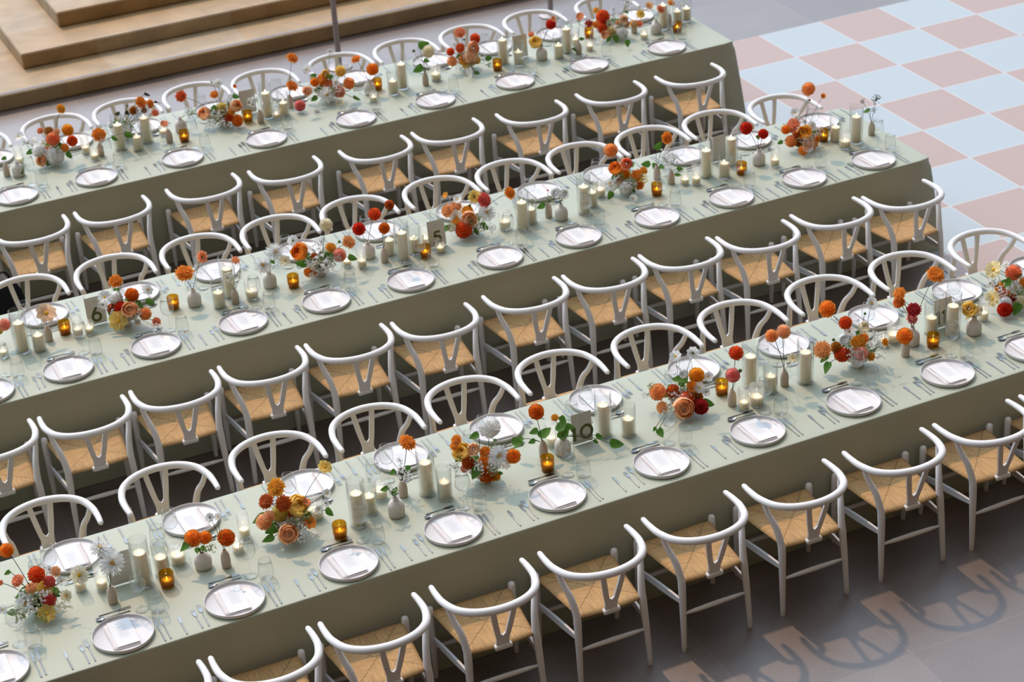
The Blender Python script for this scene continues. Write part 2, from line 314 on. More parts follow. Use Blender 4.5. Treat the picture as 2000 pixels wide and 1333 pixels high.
BUD = [["C","slim",1.584,9.296,[["W","wht",1.611,9.269,1.014,0.133],["W","wht",1.572,9.322,1.091,0.1]]],["C","cup",2.111,9.368,[["D","orange",2.083,9.4,0.929,0.085],["D","orange",2.144,9.375,0.928,0.064],["L","leaf",2.117,9.383,0.835,0.079],["L","leaf",2.029,9.384,0.902,0.062],["F","green",2.159,9.326,0.884,0.045]]],["C","slim",2.221,9.309,[["D","dorange",2.244,9.316,0.928,0.085],["C","wht",2.17,9.31,1.086,0.045],["C","wht",2.21,9.3,1.083,0.037]]],["C","squat",3.219,9.307,[["L","leaf",3.162,9.316,0.935,0.042],["L","leaf",3.222,9.304,0.912,0.047],["F","wht",3.194,9.338,0.938,0.051],["F","wht",3.218,9.304,0.898,0.047]]],["C","slim",3.326,9.47,[["M","orange",3.369,9.431,1.115,0.092],["L","leaf",3.367,9.467,0.926,0.043],["F","wht",3.323,9.454,0.917,0.073],["L","leaf",3.286,9.502,0.903,0.039],["F","wht",3.359,9.475,0.858,0.052],["F","wht",3.331,9.488,0.978,0.039]]],["C","slim",4.194,9.44,[["D","dorange",4.161,9.432,1.067,0.082],["L","leaf",4.214,9.44,0.908,0.08],["L","leaf",4.151,9.466,0.919,0.049],["L","leaf",4.132,9.458,0.862,0.04],["L","leaf",4.066,9.496,0.852,0.071]]],["C","squat",4.308,9.417,[["L","leaf",4.297,9.403,0.948,0.075],["L","leaf",4.317,9.404,0.893,0.075],["M","gold",4.28,9.445,0.986,0.04],["L","leaf",4.309,9.395,0.982,0.053],["L","leaf",4.349,9.39,0.929,0.049],["L","leaf",4.499,9.317,0.855,0.044],["L","leaf",4.579,9.258,0.812,0.075],["L","leaf",4.477,9.324,0.825,0.031]]],["C","slim",5.419,9.387,[["D","redor",5.439,9.37,1.11,0.078],["D","pink",5.415,9.368,0.967,0.078],["B","leaf",5.455,9.351,0.995,0.027]]],["C","slim",5.808,9.43,[["D","peachy",5.727,9.444,1.108,0.071],["D","peach",5.811,9.446,1.112,0.077],["C","cream",5.841,9.394,0.946,0.06]]],["C","slim",6.629,9.357,[["D","orange",6.626,9.367,0.885,0.092]]],["C","squat",6.747,9.458,[["M","orange",6.672,9.504,1.106,0.075],["M","dorange",6.667,9.498,1.048,0.071],["M","crimson",6.743,9.446,1.001,0.083],["M","pink",6.755,9.474,0.919,0.064],["M","orange",6.878,9.423,1.218,0.101]]],["C","squat",7.149,9.373,[["R","yel",7.117,9.386,0.923,0.086],["R","cream",7.161,9.37,0.904,0.067],["L","yelleaf",7.114,9.393,0.866,0.038]]],["B","slim",2.012,12.384,[["C","peachc",2.023,12.373,0.955,0.12]]],["B","slim",1.685,12.516,[["D","coralp",1.762,12.467,0.9,0.073],["D","yelgrn",1.725,12.502,0.848,0.045]]],["B","squat",3.003,12.355,[["M","orange",2.967,12.369,0.997,0.115],["C","coral",3.092,12.334,1.096,0.076]]],["B","slim",3.25,12.232,[["C","coral",3.289,12.237,1.059,0.054],["F","wht",3.235,12.26,0.937,0.056],["F","wht",3.3,12.23,0.939,0.046]]],["B","squat",3.534,12.343,[["W","wht",3.498,12.337,0.925,0.114],["W","wht",3.594,12.334,0.999,0.119],["C","cream",3.64,12.282,0.943,0.072],["L","leaf",3.564,12.315,0.94,0.036]]],["B","squat",4.278,12.399,[["D","red",4.23,12.41,0.974,0.082],["D","redor",4.339,12.368,1.077,0.082]]],["B","slim",4.347,12.271,[["D","dorange",4.362,12.264,1.006,0.071],["D","rust",4.403,12.229,1.187,0.06]]],["B","slim",5.624,12.31,[["F","green",5.638,12.324,0.875,0.06],["L","leaf",5.571,12.317,0.841,0.06],["B","red",5.618,12.291,0.968,0.016],["F","green",5.52,12.355,0.881,0.049]]],["B","squat",5.684,12.228,[["R","wht",5.657,12.235,0.959,0.07],["R","wht",5.698,12.204,0.956,0.065],["F","green",5.695,12.239,0.9,0.038]]],["B","slim",6.582,12.461,[["L","leaf",6.515,12.509,0.866,0.062],["L","leaf",6.578,12.484,0.848,0.056],["L","leaf",6.608,12.472,1.005,0.062],["M","orange",6.649,12.413,1.078,0.086],["L","leaf",6.606,12.429,0.85,0.05]]],["B","slim",6.631,12.335,[["F","wht",6.596,12.336,0.967,0.095],["F","wht",6.645,12.311,0.953,0.083],["L","leaf",6.709,12.34,0.847,0.045],["L","leaf",6.693,12.336,0.803,0.045]]],["B","squat",7.342,12.287,[["D","red",7.247,12.306,1.052,0.084],["D","red",7.362,12.258,0.998,0.068],["L","leaf",7.347,12.306,0.955,0.034]]],["B","slim",8.329,12.293,[["L","leaf",8.301,12.326,0.936,0.058],["F","dkgreen",8.343,12.265,1.047,0.057],["F","dkgreen",8.271,12.336,1.02,0.035],["F","dkgreen",8.333,12.272,0.96,0.035]]],["A","slim",3.128,15.176,[["M","orange",3.134,15.153,0.936,0.105],["L","leaf",3.244,15.128,0.882,0.053],["L","leaf",3.346,15.069,0.911,0.062]]],["A","slim",2.39,15.199,[["L","leaf",2.387,15.198,0.897,0.038]]],["A","squat",2.471,15.154,[["L","leaf",2.473,15.168,0.825,0.071],["L","leaf",2.486,15.12,0.805,0.066]]],["A","squat",3.819,15.294,[["F","wht",3.891,15.285,0.918,0.054],["F","green",3.912,15.267,0.893,0.059]]],["A","slim",3.673,15.134,[["C","coral",3.654,15.15,0.906,0.06]]],["A","slim",4.425,15.111,[["F","wht",4.414,15.105,0.955,0.083],["F","wht",4.364,15.115,0.937,0.059]]],["A","slim",4.736,15.278,[["M","orange",4.772,15.282,0.93,0.092],["M","orange",4.8,15.272,1.167,0.091]]],["A","squat",5.396,15.187,[["M","orange",5.317,15.231,1.057,0.077],["D","orange",5.438,15.191,0.954,0.091]]],["A","slim",5.858,15.106,[["D","cream",5.892,15.079,1.045,0.095],["L","leaf",5.877,15.119,1.094,0.085],["L","leaf",5.812,15.137,0.888,0.086],["B","leaf",5.795,15.15,1.048,0.03],["L","leaf",5.873,15.078,0.969,0.045]]],["A","squat",6.912,15.089,[["R","yel",6.88,15.124,0.893,0.098],["M","coral",6.844,15.134,0.974,0.051],["D","red",6.995,15.054,1.053,0.078],["C","coral",7.007,15.027,1.108,0.046],["B","leaf",6.913,15.09,0.87,0.031]]],["A","slim",7.228,15.029,[["C","coral",7.258,15.035,1.074,0.064],["L","leaf",7.193,15.03,0.796,0.054],["L","leaf",7.251,14.998,0.887,0.041]]],["A","squat",8.001,15.09,[["C","peach",7.951,15.102,1.006,0.06],["M","coral",8.052,15.09,0.956,0.068]]],["A","slim",7.85,15.205,[["C","yel",7.911,15.196,0.908,0.068],["C","gold",7.845,15.194,0.834,0.061],["M","coral",7.9,15.202,0.825,0.061]]],["A","slim",8.186,15.197,[["M","gold",8.255,15.277,0.915,0.066]]]]
ARR = [["C","bowl of red, coral and yellow flowers with a dark orange dahlia rising high",1.223,9.423,[["D","orange",1.115,9.426,1.17,0.068],["M","coral",1.138,9.436,0.966,0.066],["D","redor",1.238,9.417,0.979,0.081],["M","peach",1.341,9.423,0.961,0.053],["M","redpink",1.295,9.403,0.921,0.065],["M","peach",1.199,9.415,0.908,0.063],["C","yel",1.26,9.387,0.899,0.085],["D","redpink",1.267,9.349,0.848,0.069],["C","cream",1.435,9.291,0.984,0.088],["C","yel",1.233,9.291,0.811,0.086],["W","wht",1.156,9.412,0.831,0.113],["F","cream",1.316,9.303,0.823,0.081],["C","cream",1.349,9.3,0.877,0.056],["F","green",1.111,9.355,0.815,0.076],["C","wht",1.037,9.445,0.809,0.044],["M","coral",1.056,9.479,0.954,0.028],["C","wht",1.31,9.438,0.973,0.036],["C","wht",1.353,9.388,0.914,0.049],["L","leaf",1.072,9.416,0.795,0.048],["L","leaf",1.198,9.37,0.798,0.057],["L","leaf",1.311,9.351,0.863,0.036],["L","leaf",1.1,9.474,1.003,0.032],["F","green",1.192,9.274,0.807,0.06]]],["C","bowl of golden orange and peach dahlias with white phlox and a bent yellow zinnia",2.638,9.426,[["M","gold",2.579,9.412,1.086,0.098],["M","rust",2.526,9.458,0.988,0.082],["M","rust",2.61,9.414,0.97,0.082],["R","yel",2.69,9.428,0.92,0.11],["C","coral",2.742,9.417,0.934,0.051],["D","yelgrn",2.585,9.429,0.904,0.082],["D","peach",2.498,9.448,0.867,0.084],["D","peach",2.518,9.411,0.917,0.059],["M","redor",2.648,9.421,0.888,0.051],["R","peach",2.591,9.317,0.831,0.099],["C","orange",2.728,9.355,0.838,0.068],["R","wht",2.682,9.398,0.869,0.059],["R","wht",2.605,9.402,0.852,0.059],["F","wht",2.663,9.351,0.848,0.08],["C","yel",2.857,9.374,1.148,0.073],["C","wht",2.838,9.327,1.009,0.046],["C","wht",2.839,9.382,0.912,0.038],["F","wht",2.642,9.283,0.809,0.055],["F","wht",2.725,9.249,0.816,0.042],["L","leaf",2.483,9.48,0.869,0.076],["L","leaf",2.528,9.421,0.822,0.076],["L","leaf",2.485,9.368,0.802,0.063],["L","leaf",2.83,9.301,0.901,0.055],["L","leaf",2.735,9.381,0.877,0.034],["C","wht",2.778,9.323,0.926,0.042]]],["C","bowl with a big white dahlia on top, a yellow rose and orange dahlias",3.793,9.387,[["D","wht",3.849,9.393,1.083,0.113],["M","orange",3.654,9.422,1.043,0.06],["M","orange",3.654,9.459,0.987,0.052],["R","yel",3.697,9.44,0.938,0.098],["R","peachc",3.741,9.383,0.975,0.065],["M","orange",3.8,9.36,0.953,0.061],["W","wht",3.856,9.307,0.933,0.121],["M","orange",3.788,9.353,0.899,0.063],["D","rust",3.7,9.38,0.898,0.065],["F","wht",3.746,9.382,0.866,0.057],["D","coralp",3.685,9.408,0.851,0.044],["D","dorange",3.782,9.331,0.823,0.085],["M","gold",3.831,9.315,0.808,0.061],["D","orange",3.933,9.278,0.925,0.076],["F","wht",3.612,9.385,0.898,0.065],["C","wht",3.893,9.303,0.878,0.065],["L","leaf",3.749,9.387,1.057,0.054],["L","leaf",3.712,9.317,0.862,0.071],["L","leaf",3.65,9.413,0.921,0.039],["L","leaf",3.849,9.275,0.84,0.026],["L","leaf",3.884,9.402,0.981,0.026],["F","green",3.849,9.379,0.973,0.03],["L","leaf",3.968,9.281,1.003,0.065]]],["C","bowl of apricot rose, rust and crimson dahlias with two white cosmos rising high",5.155,9.513,[["D","peachy",5.014,9.565,0.873,0.094],["D","rust",5.094,9.52,0.877,0.075],["D","gold",5.242,9.498,0.954,0.085],["M","orange",5.186,9.451,0.92,0.061],["D","redor",5.14,9.437,0.852,0.084],["D","brown",5.207,9.44,0.846,0.073],["D","crimson",5.193,9.365,0.82,0.084],["R","peach",5.083,9.382,0.829,0.113],["M","peachy",4.997,9.484,0.813,0.07],["C","wht",5.138,9.562,1.084,0.064],["C","wht",5.198,9.456,1.139,0.068],["F","wht",4.961,9.61,0.856,0.059],["C","wht",5.222,9.432,0.909,0.064],["C","wht",5.261,9.419,0.872,0.05],["R","wht",5.157,9.498,0.99,0.05],["C","wht",5.312,9.479,0.932,0.055],["L","leaf",5.142,9.52,0.947,0.084],["L","leaf",5.133,9.489,0.838,0.055],["L","leaf",5.253,9.38,0.815,0.066],["F","green",4.972,9.56,0.93,0.041],["L","leaf",4.865,9.257,0.796,0.054],["L","leaf",4.868,9.339,0.778,0.027],["F","wht",5.039,9.48,0.818,0.05]]],["C","white footed bowl of orange dahlias beside a white hydrangea head",6.312,9.413,[["D","orange",6.155,9.509,1.14,0.094],["D","redor",6.246,9.444,1.049,0.073],["M","peachy",6.1,9.472,0.891,0.1],["R","wht",6.226,9.422,0.948,0.061],["M","peachy",6.269,9.418,0.863,0.096],["M","gold",6.299,9.383,0.924,0.084],["M","orange",6.343,9.392,0.939,0.065],["D","redor",6.213,9.426,0.848,0.087],["D","brown",6.19,9.459,0.888,0.061],["D","coralp",6.289,9.332,0.877,0.074],["C","wht",6.266,9.427,0.988,0.061],["R","cream",6.342,9.393,1.014,0.061],["C","wht",6.41,9.41,1.151,0.07],["F","wht",6.419,9.353,0.861,0.117],["F","wht",6.406,9.386,0.929,0.07],["M","gold",6.366,9.339,0.83,0.051],["M","gold",6.444,9.306,0.924,0.047],["L","leaf",6.315,9.408,0.982,0.033],["L","leaf",6.106,9.455,0.838,0.065],["L","leaf",6.079,9.379,0.814,0.07],["B","leaf",6.188,9.483,0.929,0.023],["B","leaf",6.343,9.382,1.114,0.019]]],["C","bowl of cream, coral and white dahlias with a dark red one low down",7.562,9.539,[["C","yelc",7.434,9.582,1.03,0.104],["D","coral",7.59,9.581,0.966,0.093],["D","coral",7.493,9.54,0.852,0.073],["C","yelc",7.421,9.557,0.837,0.093],["D","wht",7.457,9.47,0.838,0.068],["D","red",7.434,9.444,0.807,0.085],["D","cream",7.564,9.453,0.822,0.083],["W","wht",7.571,9.524,0.887,0.093],["M","orange",7.617,9.506,0.921,0.054],["F","wht",7.449,9.563,0.941,0.073],["D","gold",7.487,9.578,0.891,0.059],["C","wht",7.539,9.589,1.034,0.044],["D","crimson",7.531,9.49,0.836,0.058],["L","leaf",7.604,9.544,0.962,0.049],["L","leaf",7.509,9.518,0.945,0.053],["L","leaf",7.494,9.406,0.808,0.073],["C","wht",7.423,9.592,0.93,0.054]]],["B","bowl with peach rose, red dahlia and pale yellow daffodils, beside card 6",2.519,12.339,[["M","orange",2.496,12.325,1.084,0.084],["D","dorange",2.591,12.348,0.942,0.086],["R","peach",2.541,12.25,0.889,0.096],["D","red",2.496,12.31,0.891,0.076],["D","rust",2.451,12.362,0.874,0.061],["D","wht",2.49,12.371,0.94,0.081],["C","wht",2.416,12.372,0.965,0.078],["C","wht",2.398,12.379,0.91,0.061],["C","wht",2.68,12.259,0.997,0.068],["C","yel",2.455,12.25,0.833,0.116],["D","peachy",2.634,12.233,0.842,0.076],["F","wht",2.586,12.226,0.853,0.05],["C","wht",2.573,12.228,0.793,0.045],["M","coral",2.69,12.181,0.793,0.056],["F","wht",2.668,12.069,0.8,0.055],["L","leaf",2.618,12.282,0.887,0.063],["L","leaf",2.687,12.261,0.9,0.061],["L","leaf",2.503,12.397,0.981,0.046],["L","leaf",2.49,12.308,0.819,0.03]]],["B","bowl with a white pompon rising above pink, orange and white flowers",3.891,12.338,[["R","orange",3.773,12.347,0.945,0.107],["D","cream",3.955,12.277,1.133,0.08],["M","gold",3.99,12.325,0.929,0.079],["M","peachy",4.093,12.245,0.982,0.086],["D","coralp",4.02,12.262,0.892,0.086],["F","wht",3.889,12.255,0.864,0.13],["F","wht",3.884,12.37,0.932,0.094],["M","orange",3.799,12.302,0.803,0.063],["M","coral",3.831,12.289,0.803,0.047],["M","rust",3.859,12.313,0.905,0.047],["F","wht",3.928,12.334,1.0,0.057],["F","cream",3.842,12.263,0.861,0.047],["L","leaf",4.102,12.226,0.863,0.058],["L","leaf",3.778,12.365,0.852,0.076],["L","leaf",3.951,12.247,0.903,0.057],["F","green",3.912,12.282,0.933,0.047],["C","wht",3.752,12.413,1.01,0.068],["B","leaf",4.046,12.308,0.968,0.024],["B","gold",3.732,12.421,0.928,0.026],["F","cream",3.808,12.252,0.793,0.042]]],["B","bowl of orange dahlias and white mum with a pink zinnia and pale yellow zinnia",5.021,12.384,[["M","peachy",4.889,12.411,0.944,0.089],["M","peachy",4.964,12.429,0.95,0.083],["C","wht",4.945,12.374,0.9,0.089],["M","gold",5.025,12.362,0.929,0.081],["C","yel",5.087,12.365,1.022,0.086],["M","redpink",5.15,12.34,0.992,0.099],["W","wht",5.146,12.314,0.902,0.126],["D","redor",4.96,12.3,0.825,0.11],["M","gold",4.924,12.352,0.861,0.078],["R","peach",5.012,12.314,0.895,0.099],["F","wht",5.086,12.294,0.813,0.07],["C","wht",4.991,12.448,0.992,0.065],["R","cream",4.885,12.341,0.845,0.059],["M","orange",5.291,12.207,1.063,0.08],["L","leaf",5.032,12.295,0.88,0.051],["L","leaf",4.846,12.359,0.836,0.054],["L","leaf",5.117,12.297,0.809,0.065],["L","leaf",5.049,12.282,0.791,0.048],["B","leaf",5.049,12.372,0.96,0.024],["F","wht",5.136,12.219,0.831,0.059],["C","gold",4.901,12.448,1.047,0.043]]],["B","bowl of apricot and orange ranunculus with white daisies and a white ball dahlia",6.295,12.388,[["D","peachy",6.191,12.42,1.088,0.091],["R","orange",6.235,12.44,0.928,0.086],["R","coral",6.29,12.381,0.97,0.08],["D","gold",6.279,12.388,0.897,0.072],["M","orange",6.342,12.313,0.893,0.086],["M","orange",6.352,12.312,0.824,0.078],["M","gold",6.405,12.33,0.913,0.058],["F","yel",6.377,12.274,0.875,0.061],["W","wht",6.185,12.424,0.821,0.106],["D","wht",6.252,12.32,0.815,0.091],["C","wht",6.301,12.315,0.847,0.075],["R","peach",6.231,12.378,0.846,0.05],["L","leaf",6.348,12.403,0.945,0.05],["L","leaf",6.112,12.297,0.798,0.061],["L","leaf",6.296,12.287,0.799,0.039],["C","wht",6.237,12.18,0.792,0.055],["F","green",6.242,12.373,0.888,0.055]]],["B","bowl of clustered orange dahlias with a tall two-tone peach dahlia, at table end",7.789,12.378,[["D","peachy",7.819,12.374,1.209,0.091],["C","orange",7.898,12.294,1.163,0.037],["B","brown",7.804,12.333,1.138,0.023],["M","coral",7.722,12.429,0.916,0.109],["D","orange",7.656,12.425,0.902,0.063],["R","gold",7.752,12.32,0.893,0.097],["D","peachy",7.666,12.364,0.828,0.083],["D","rust",7.705,12.342,0.883,0.054],["M","peachy",7.78,12.274,0.822,0.109],["M","orange",7.687,12.227,0.8,0.071],["D","brown",7.723,12.349,0.805,0.054],["D","orange",7.839,12.294,0.829,0.054],["C","wht",7.826,12.334,0.926,0.063],["F","pinkw",7.874,12.307,0.887,0.069],["C","wht",7.726,12.409,1.028,0.063],["L","leaf",7.571,12.367,0.838,0.04],["L","leaf",7.861,12.334,0.865,0.04],["F","pinkw",7.782,12.382,0.962,0.04]]],["A","bowl of coral, orange and large white dahlias with a golden one rising high",2.773,15.261,[["M","gold",2.897,15.251,1.172,0.073],["D","gold",2.909,15.206,1.008,0.082],["D","redor",2.928,15.199,0.915,0.077],["D","coral",2.788,15.221,0.957,0.097],["M","peach",2.827,15.227,1.007,0.052],["M","brown",2.776,15.274,1.01,0.066],["M","coral",2.719,15.307,1.011,0.05],["D","wht",2.772,15.169,0.83,0.123],["D","wht",2.665,15.233,0.884,0.093],["R","peach",2.674,15.201,0.803,0.078],["M","orange",2.737,15.258,0.862,0.064],["M","orange",2.856,15.152,0.894,0.059],["C","wht",2.564,15.387,0.969,0.076],["C","wht",2.581,15.317,0.94,0.047],["C","wht",2.663,15.338,0.933,0.052],["F","wht",2.628,15.313,0.909,0.052],["L","leaf",2.602,15.273,0.868,0.055],["L","leaf",2.871,15.112,0.838,0.057],["L","leaf",2.836,15.179,0.904,0.045],["L","leaf",2.71,15.158,0.792,0.047],["F","yelgrn",2.727,15.276,0.92,0.048]]],["A","low bowl of paired orange dahlias with dark leaves, hidden behind tall pillar candles",3.369,15.406,[["M","orange",3.549,15.37,1.035,0.092],["M","orange",3.608,15.318,1.026,0.068],["D","brown",3.48,15.367,0.981,0.065],["M","coral",3.638,15.327,0.94,0.058],["D","brown",3.56,15.353,0.97,0.044],["L","dkleaf",3.592,15.306,1.11,0.046],["L","dkleaf",3.361,15.438,0.955,0.044],["L","dkleaf",3.447,15.408,1.014,0.029],["L","dkleaf",3.43,15.377,0.966,0.039],["L","dkleaf",3.66,15.325,1.025,0.034],["F","wht",3.663,15.24,1.044,0.039]]],["A","bowl of peach, yellow and orange roses with white blossoms and grey-green filler",4.159,15.236,[["M","redor",3.875,15.38,1.009,0.085],["M","orange",4.126,15.297,0.996,0.066],["C","redor",4.259,15.15,1.085,0.032],["C","wht",4.154,15.231,1.112,0.063],["R","peach",4.021,15.274,0.86,0.095],["D","yelgrn",4.148,15.214,0.899,0.086],["R","peach",4.245,15.151,0.92,0.088],["M","gold",4.207,15.141,0.89,0.059],["D","redor",4.18,15.157,0.838,0.073],["D","orange",4.235,15.118,0.808,0.086],["F","wht",4.012,15.171,0.814,0.073],["F","wht",4.133,15.117,0.816,0.078],["F","green",4.088,15.178,0.826,0.088],["C","wht",4.112,15.253,1.114,0.034],["F","wht",4.229,15.247,0.948,0.073],["L","leaf",4.27,15.186,0.981,0.051],["L","leaf",4.008,15.256,0.843,0.046],["L","leaf",4.083,15.225,0.905,0.059]]],["A","bowl with white spider mum in front of orange, coral and yellow flowers",5.056,15.249,[["M","orange",5.033,15.286,0.926,0.1],["D","orange",4.952,15.245,0.931,0.065],["R","yel",5.066,15.283,0.967,0.06],["D","yel",5.169,15.211,0.99,0.082],["M","coral",5.071,15.24,0.89,0.077],["W","wht",5.015,15.158,0.835,0.129],["M","coralp",5.124,15.163,0.84,0.102],["D","peachy",5.216,15.166,0.888,0.087],["R","peach",4.902,15.293,0.852,0.072],["D","pink",4.773,15.139,0.806,0.083],["F","cream",4.984,15.267,0.863,0.075],["C","wht",4.912,15.276,1.041,0.074],["L","leaf",4.975,15.329,0.956,0.05],["C","wht",5.115,15.26,1.153,0.05],["C","wht",5.107,15.182,0.918,0.05],["F","yel",5.08,15.045,0.801,0.055],["L","leaf",5.094,15.252,0.945,0.062],["L","leaf",4.921,15.215,0.804,0.055],["L","leaf",5.225,15.036,0.797,0.06],["C","wht",4.855,14.964,0.79,0.054]]],["A","shallow bowl of peach dahlias and red zinnias with one white petal in front",6.305,15.244,[["M","coral",6.264,15.278,1.067,0.089],["D","redor",6.383,15.245,0.998,0.079],["M","redor",6.245,15.251,0.944,0.077],["D","redor",6.159,15.255,0.927,0.061],["R","peach",6.335,15.19,0.94,0.097],["D","peachc",6.304,15.171,0.871,0.115],["D","peach",6.158,15.236,0.849,0.079],["R","gold",6.243,15.2,0.858,0.071],["R","yel",6.247,15.163,0.826,0.056],["F","wht",6.19,15.164,0.806,0.061],["F","wht",6.217,15.312,0.958,0.061],["F","wht",6.413,15.177,0.861,0.066],["L","petal",6.215,15.008,0.809,0.076],["D","yel",6.344,15.152,0.846,0.061],["L","leaf",6.451,15.141,0.843,0.061],["L","leaf",6.288,15.024,0.788,0.041],["F","green",6.423,15.072,0.812,0.046],["B","leaf",6.283,15.243,1.012,0.023]]],["A","bowl with large red dahlia, spiky dark red dahlia and cream dahlias, near table end",7.679,15.207,[["D","redor",7.587,15.267,0.927,0.11],["C","gold",7.525,15.267,1.0,0.052],["W","crimson",7.449,15.263,0.899,0.073],["M","orange",7.491,15.219,0.896,0.057],["D","redor",7.546,15.216,0.855,0.084],["D","yelc",7.62,15.168,0.823,0.097],["D","wht",7.679,15.1,0.815,0.097],["R","peach",7.548,15.143,0.813,0.068],["R","peachc",7.726,15.161,0.903,0.076],["M","peach",7.693,15.179,0.876,0.058],["F","cream",7.603,15.211,0.885,0.058],["F","wht",7.769,15.131,1.062,0.073],["F","wht",7.671,15.235,0.941,0.068],["R","peach",7.753,15.159,0.862,0.052],["L","leaf",7.591,15.035,0.8,0.062],["L","leaf",7.537,15.078,0.792,0.05],["L","leaf",7.626,14.902,0.796,0.057],["L","leaf",7.769,15.172,0.962,0.042],["F","wht",7.664,15.216,1.003,0.042]]]]
SET = {"Cn":[[0.898,9.002],[1.547,8.978],[2.154,8.976],[2.803,8.983],[3.426,9.0],[4.074,9.012],[4.738,9.018],[5.389,9.035],[6.042,9.039],[6.706,9.029],[7.309,9.019]],"Bn":[[1.5,11.882],[2.016,11.91],[2.6,11.916],[3.198,11.916],[3.779,11.912],[4.383,11.895],[5.042,11.883],[5.649,11.886],[6.253,11.873],[6.864,11.871],[7.471,11.873],[8.072,11.872]],"An":[[2.364,14.759],[2.974,14.762],[3.662,14.749],[4.342,14.741],[5.092,14.726],[5.784,14.736],[6.493,14.736],[7.167,14.72],[7.894,14.713]],"Cf":[[1.498,9.819],[2.181,9.828],[2.874,9.837],[3.466,9.842],[4.079,9.847],[4.738,9.845],[5.421,9.857],[6.052,9.84],[6.721,9.856],[7.368,9.869],[7.991,9.878]],"Bf":[[2.068,12.722],[2.695,12.707],[3.279,12.736],[3.891,12.731],[4.474,12.726],[5.093,12.72],[5.734,12.706],[6.276,12.71],[6.939,12.688],[7.498,12.677],[8.105,12.69]],"Af":[[2.365,15.57],[3.0,15.55],[3.564,15.536],[4.186,15.555],[4.821,15.551],[5.41,15.552],[6.099,15.547],[6.661,15.535],[7.249,15.541],[8.029,15.529]]}
CH = {"Cn":[[1.579,8.543],[2.169,8.538],[2.767,8.535],[3.4,8.54],[4.041,8.539],[4.684,8.553],[5.333,8.561],[6.002,8.567],[6.622,8.567],[7.245,8.578]],"Bn":[[1.396,11.415],[1.983,11.407],[2.571,11.424],[3.159,11.434],[3.746,11.424],[4.341,11.401],[5.013,11.429],[5.601,11.411],[6.188,11.411],[6.776,11.369],[7.399,11.409],[7.987,11.392]],"An":[[2.337,14.263],[2.956,14.26],[3.671,14.279],[4.318,14.25],[5.057,14.239],[5.675,14.251],[6.395,14.221],[7.117,14.237],[7.837,14.22]],"Cf":[[1.48,10.257],[2.179,10.262],[2.851,10.268],[3.486,10.273],[4.118,10.283],[4.737,10.299],[5.406,10.288],[6.035,10.293],[6.694,10.299],[7.347,10.304],[7.99,10.309]],"Bf":[[2.051,13.179],[2.675,13.173],[3.295,13.167],[3.893,13.162],[4.504,13.156],[5.153,13.151],[5.742,13.145],[6.329,13.14],[6.916,13.135],[7.503,13.129],[8.091,13.124]],"Af":[[2.31,16.001],[2.971,15.997],[3.568,15.994],[4.172,16.021],[4.763,15.986],[5.444,15.982],[6.047,15.979],[6.666,15.975],[7.287,15.992],[7.985,15.967]]}
CARD = [["C","10",4.458,9.458],["C","11",7.034,9.536],["C","",1.676,9.435],["B","6",2.356,12.431],["B","5",4.754,12.291],["B","",7.114,12.489],["A","",6.78,15.218],["A","",4.405,15.342]]

TB = {'A': 'table by stone steps', 'B': 'table with card six', 'C': 'table with card ten'}
ORD = 'zeroth first second third fourth fifth sixth seventh eighth ninth tenth eleventh twelfth thirteenth fourteenth fifteenth sixteenth seventeenth'.split()
TOP = .75

# ------------------------------------------------------------------ setting
mb = MB(); box(mb, (-12, -4, -.1), (30, 40, 0)); struct(obj('floor', mb.mesh('floor', [floor_mat()], False)))
SAND = sandstone()
for k, (x0, y0) in enumerate(((2.83, 18.45), (3.325, 19.0), (3.825, 19.52), (4.33, 20.03))):
    mb = MB(); box(mb, (x0, y0, .15 * k), (24, 34, .15 * (k + 1)), bev=.012); o = struct(obj('stone_step', mb.mesh('stone_step', [SAND], False)))
mb = MB(); box(mb, (2.86, 18.485, .15), (24, 18.512, .153)); struct(obj('trim_1', mb.mesh('trim_1', [ALU], False)))
TX, TY, ts = 9.6943, 15.5514, 0.66747
fx0 = TX - 2 * ts; fy1 = TY + ts
mb = MB(); box(mb, (0, 0, 0), (11 * ts, 13 * ts, .006)); df = obj('dance_floor', mb.mesh('dance_floor', [checker_mat()], False), loc=(fx0, fy1 - 13 * ts, 0))
tag(df, 'dance floor checkered in dusty pink and pale blue squares on grey stone', 'dance floor')

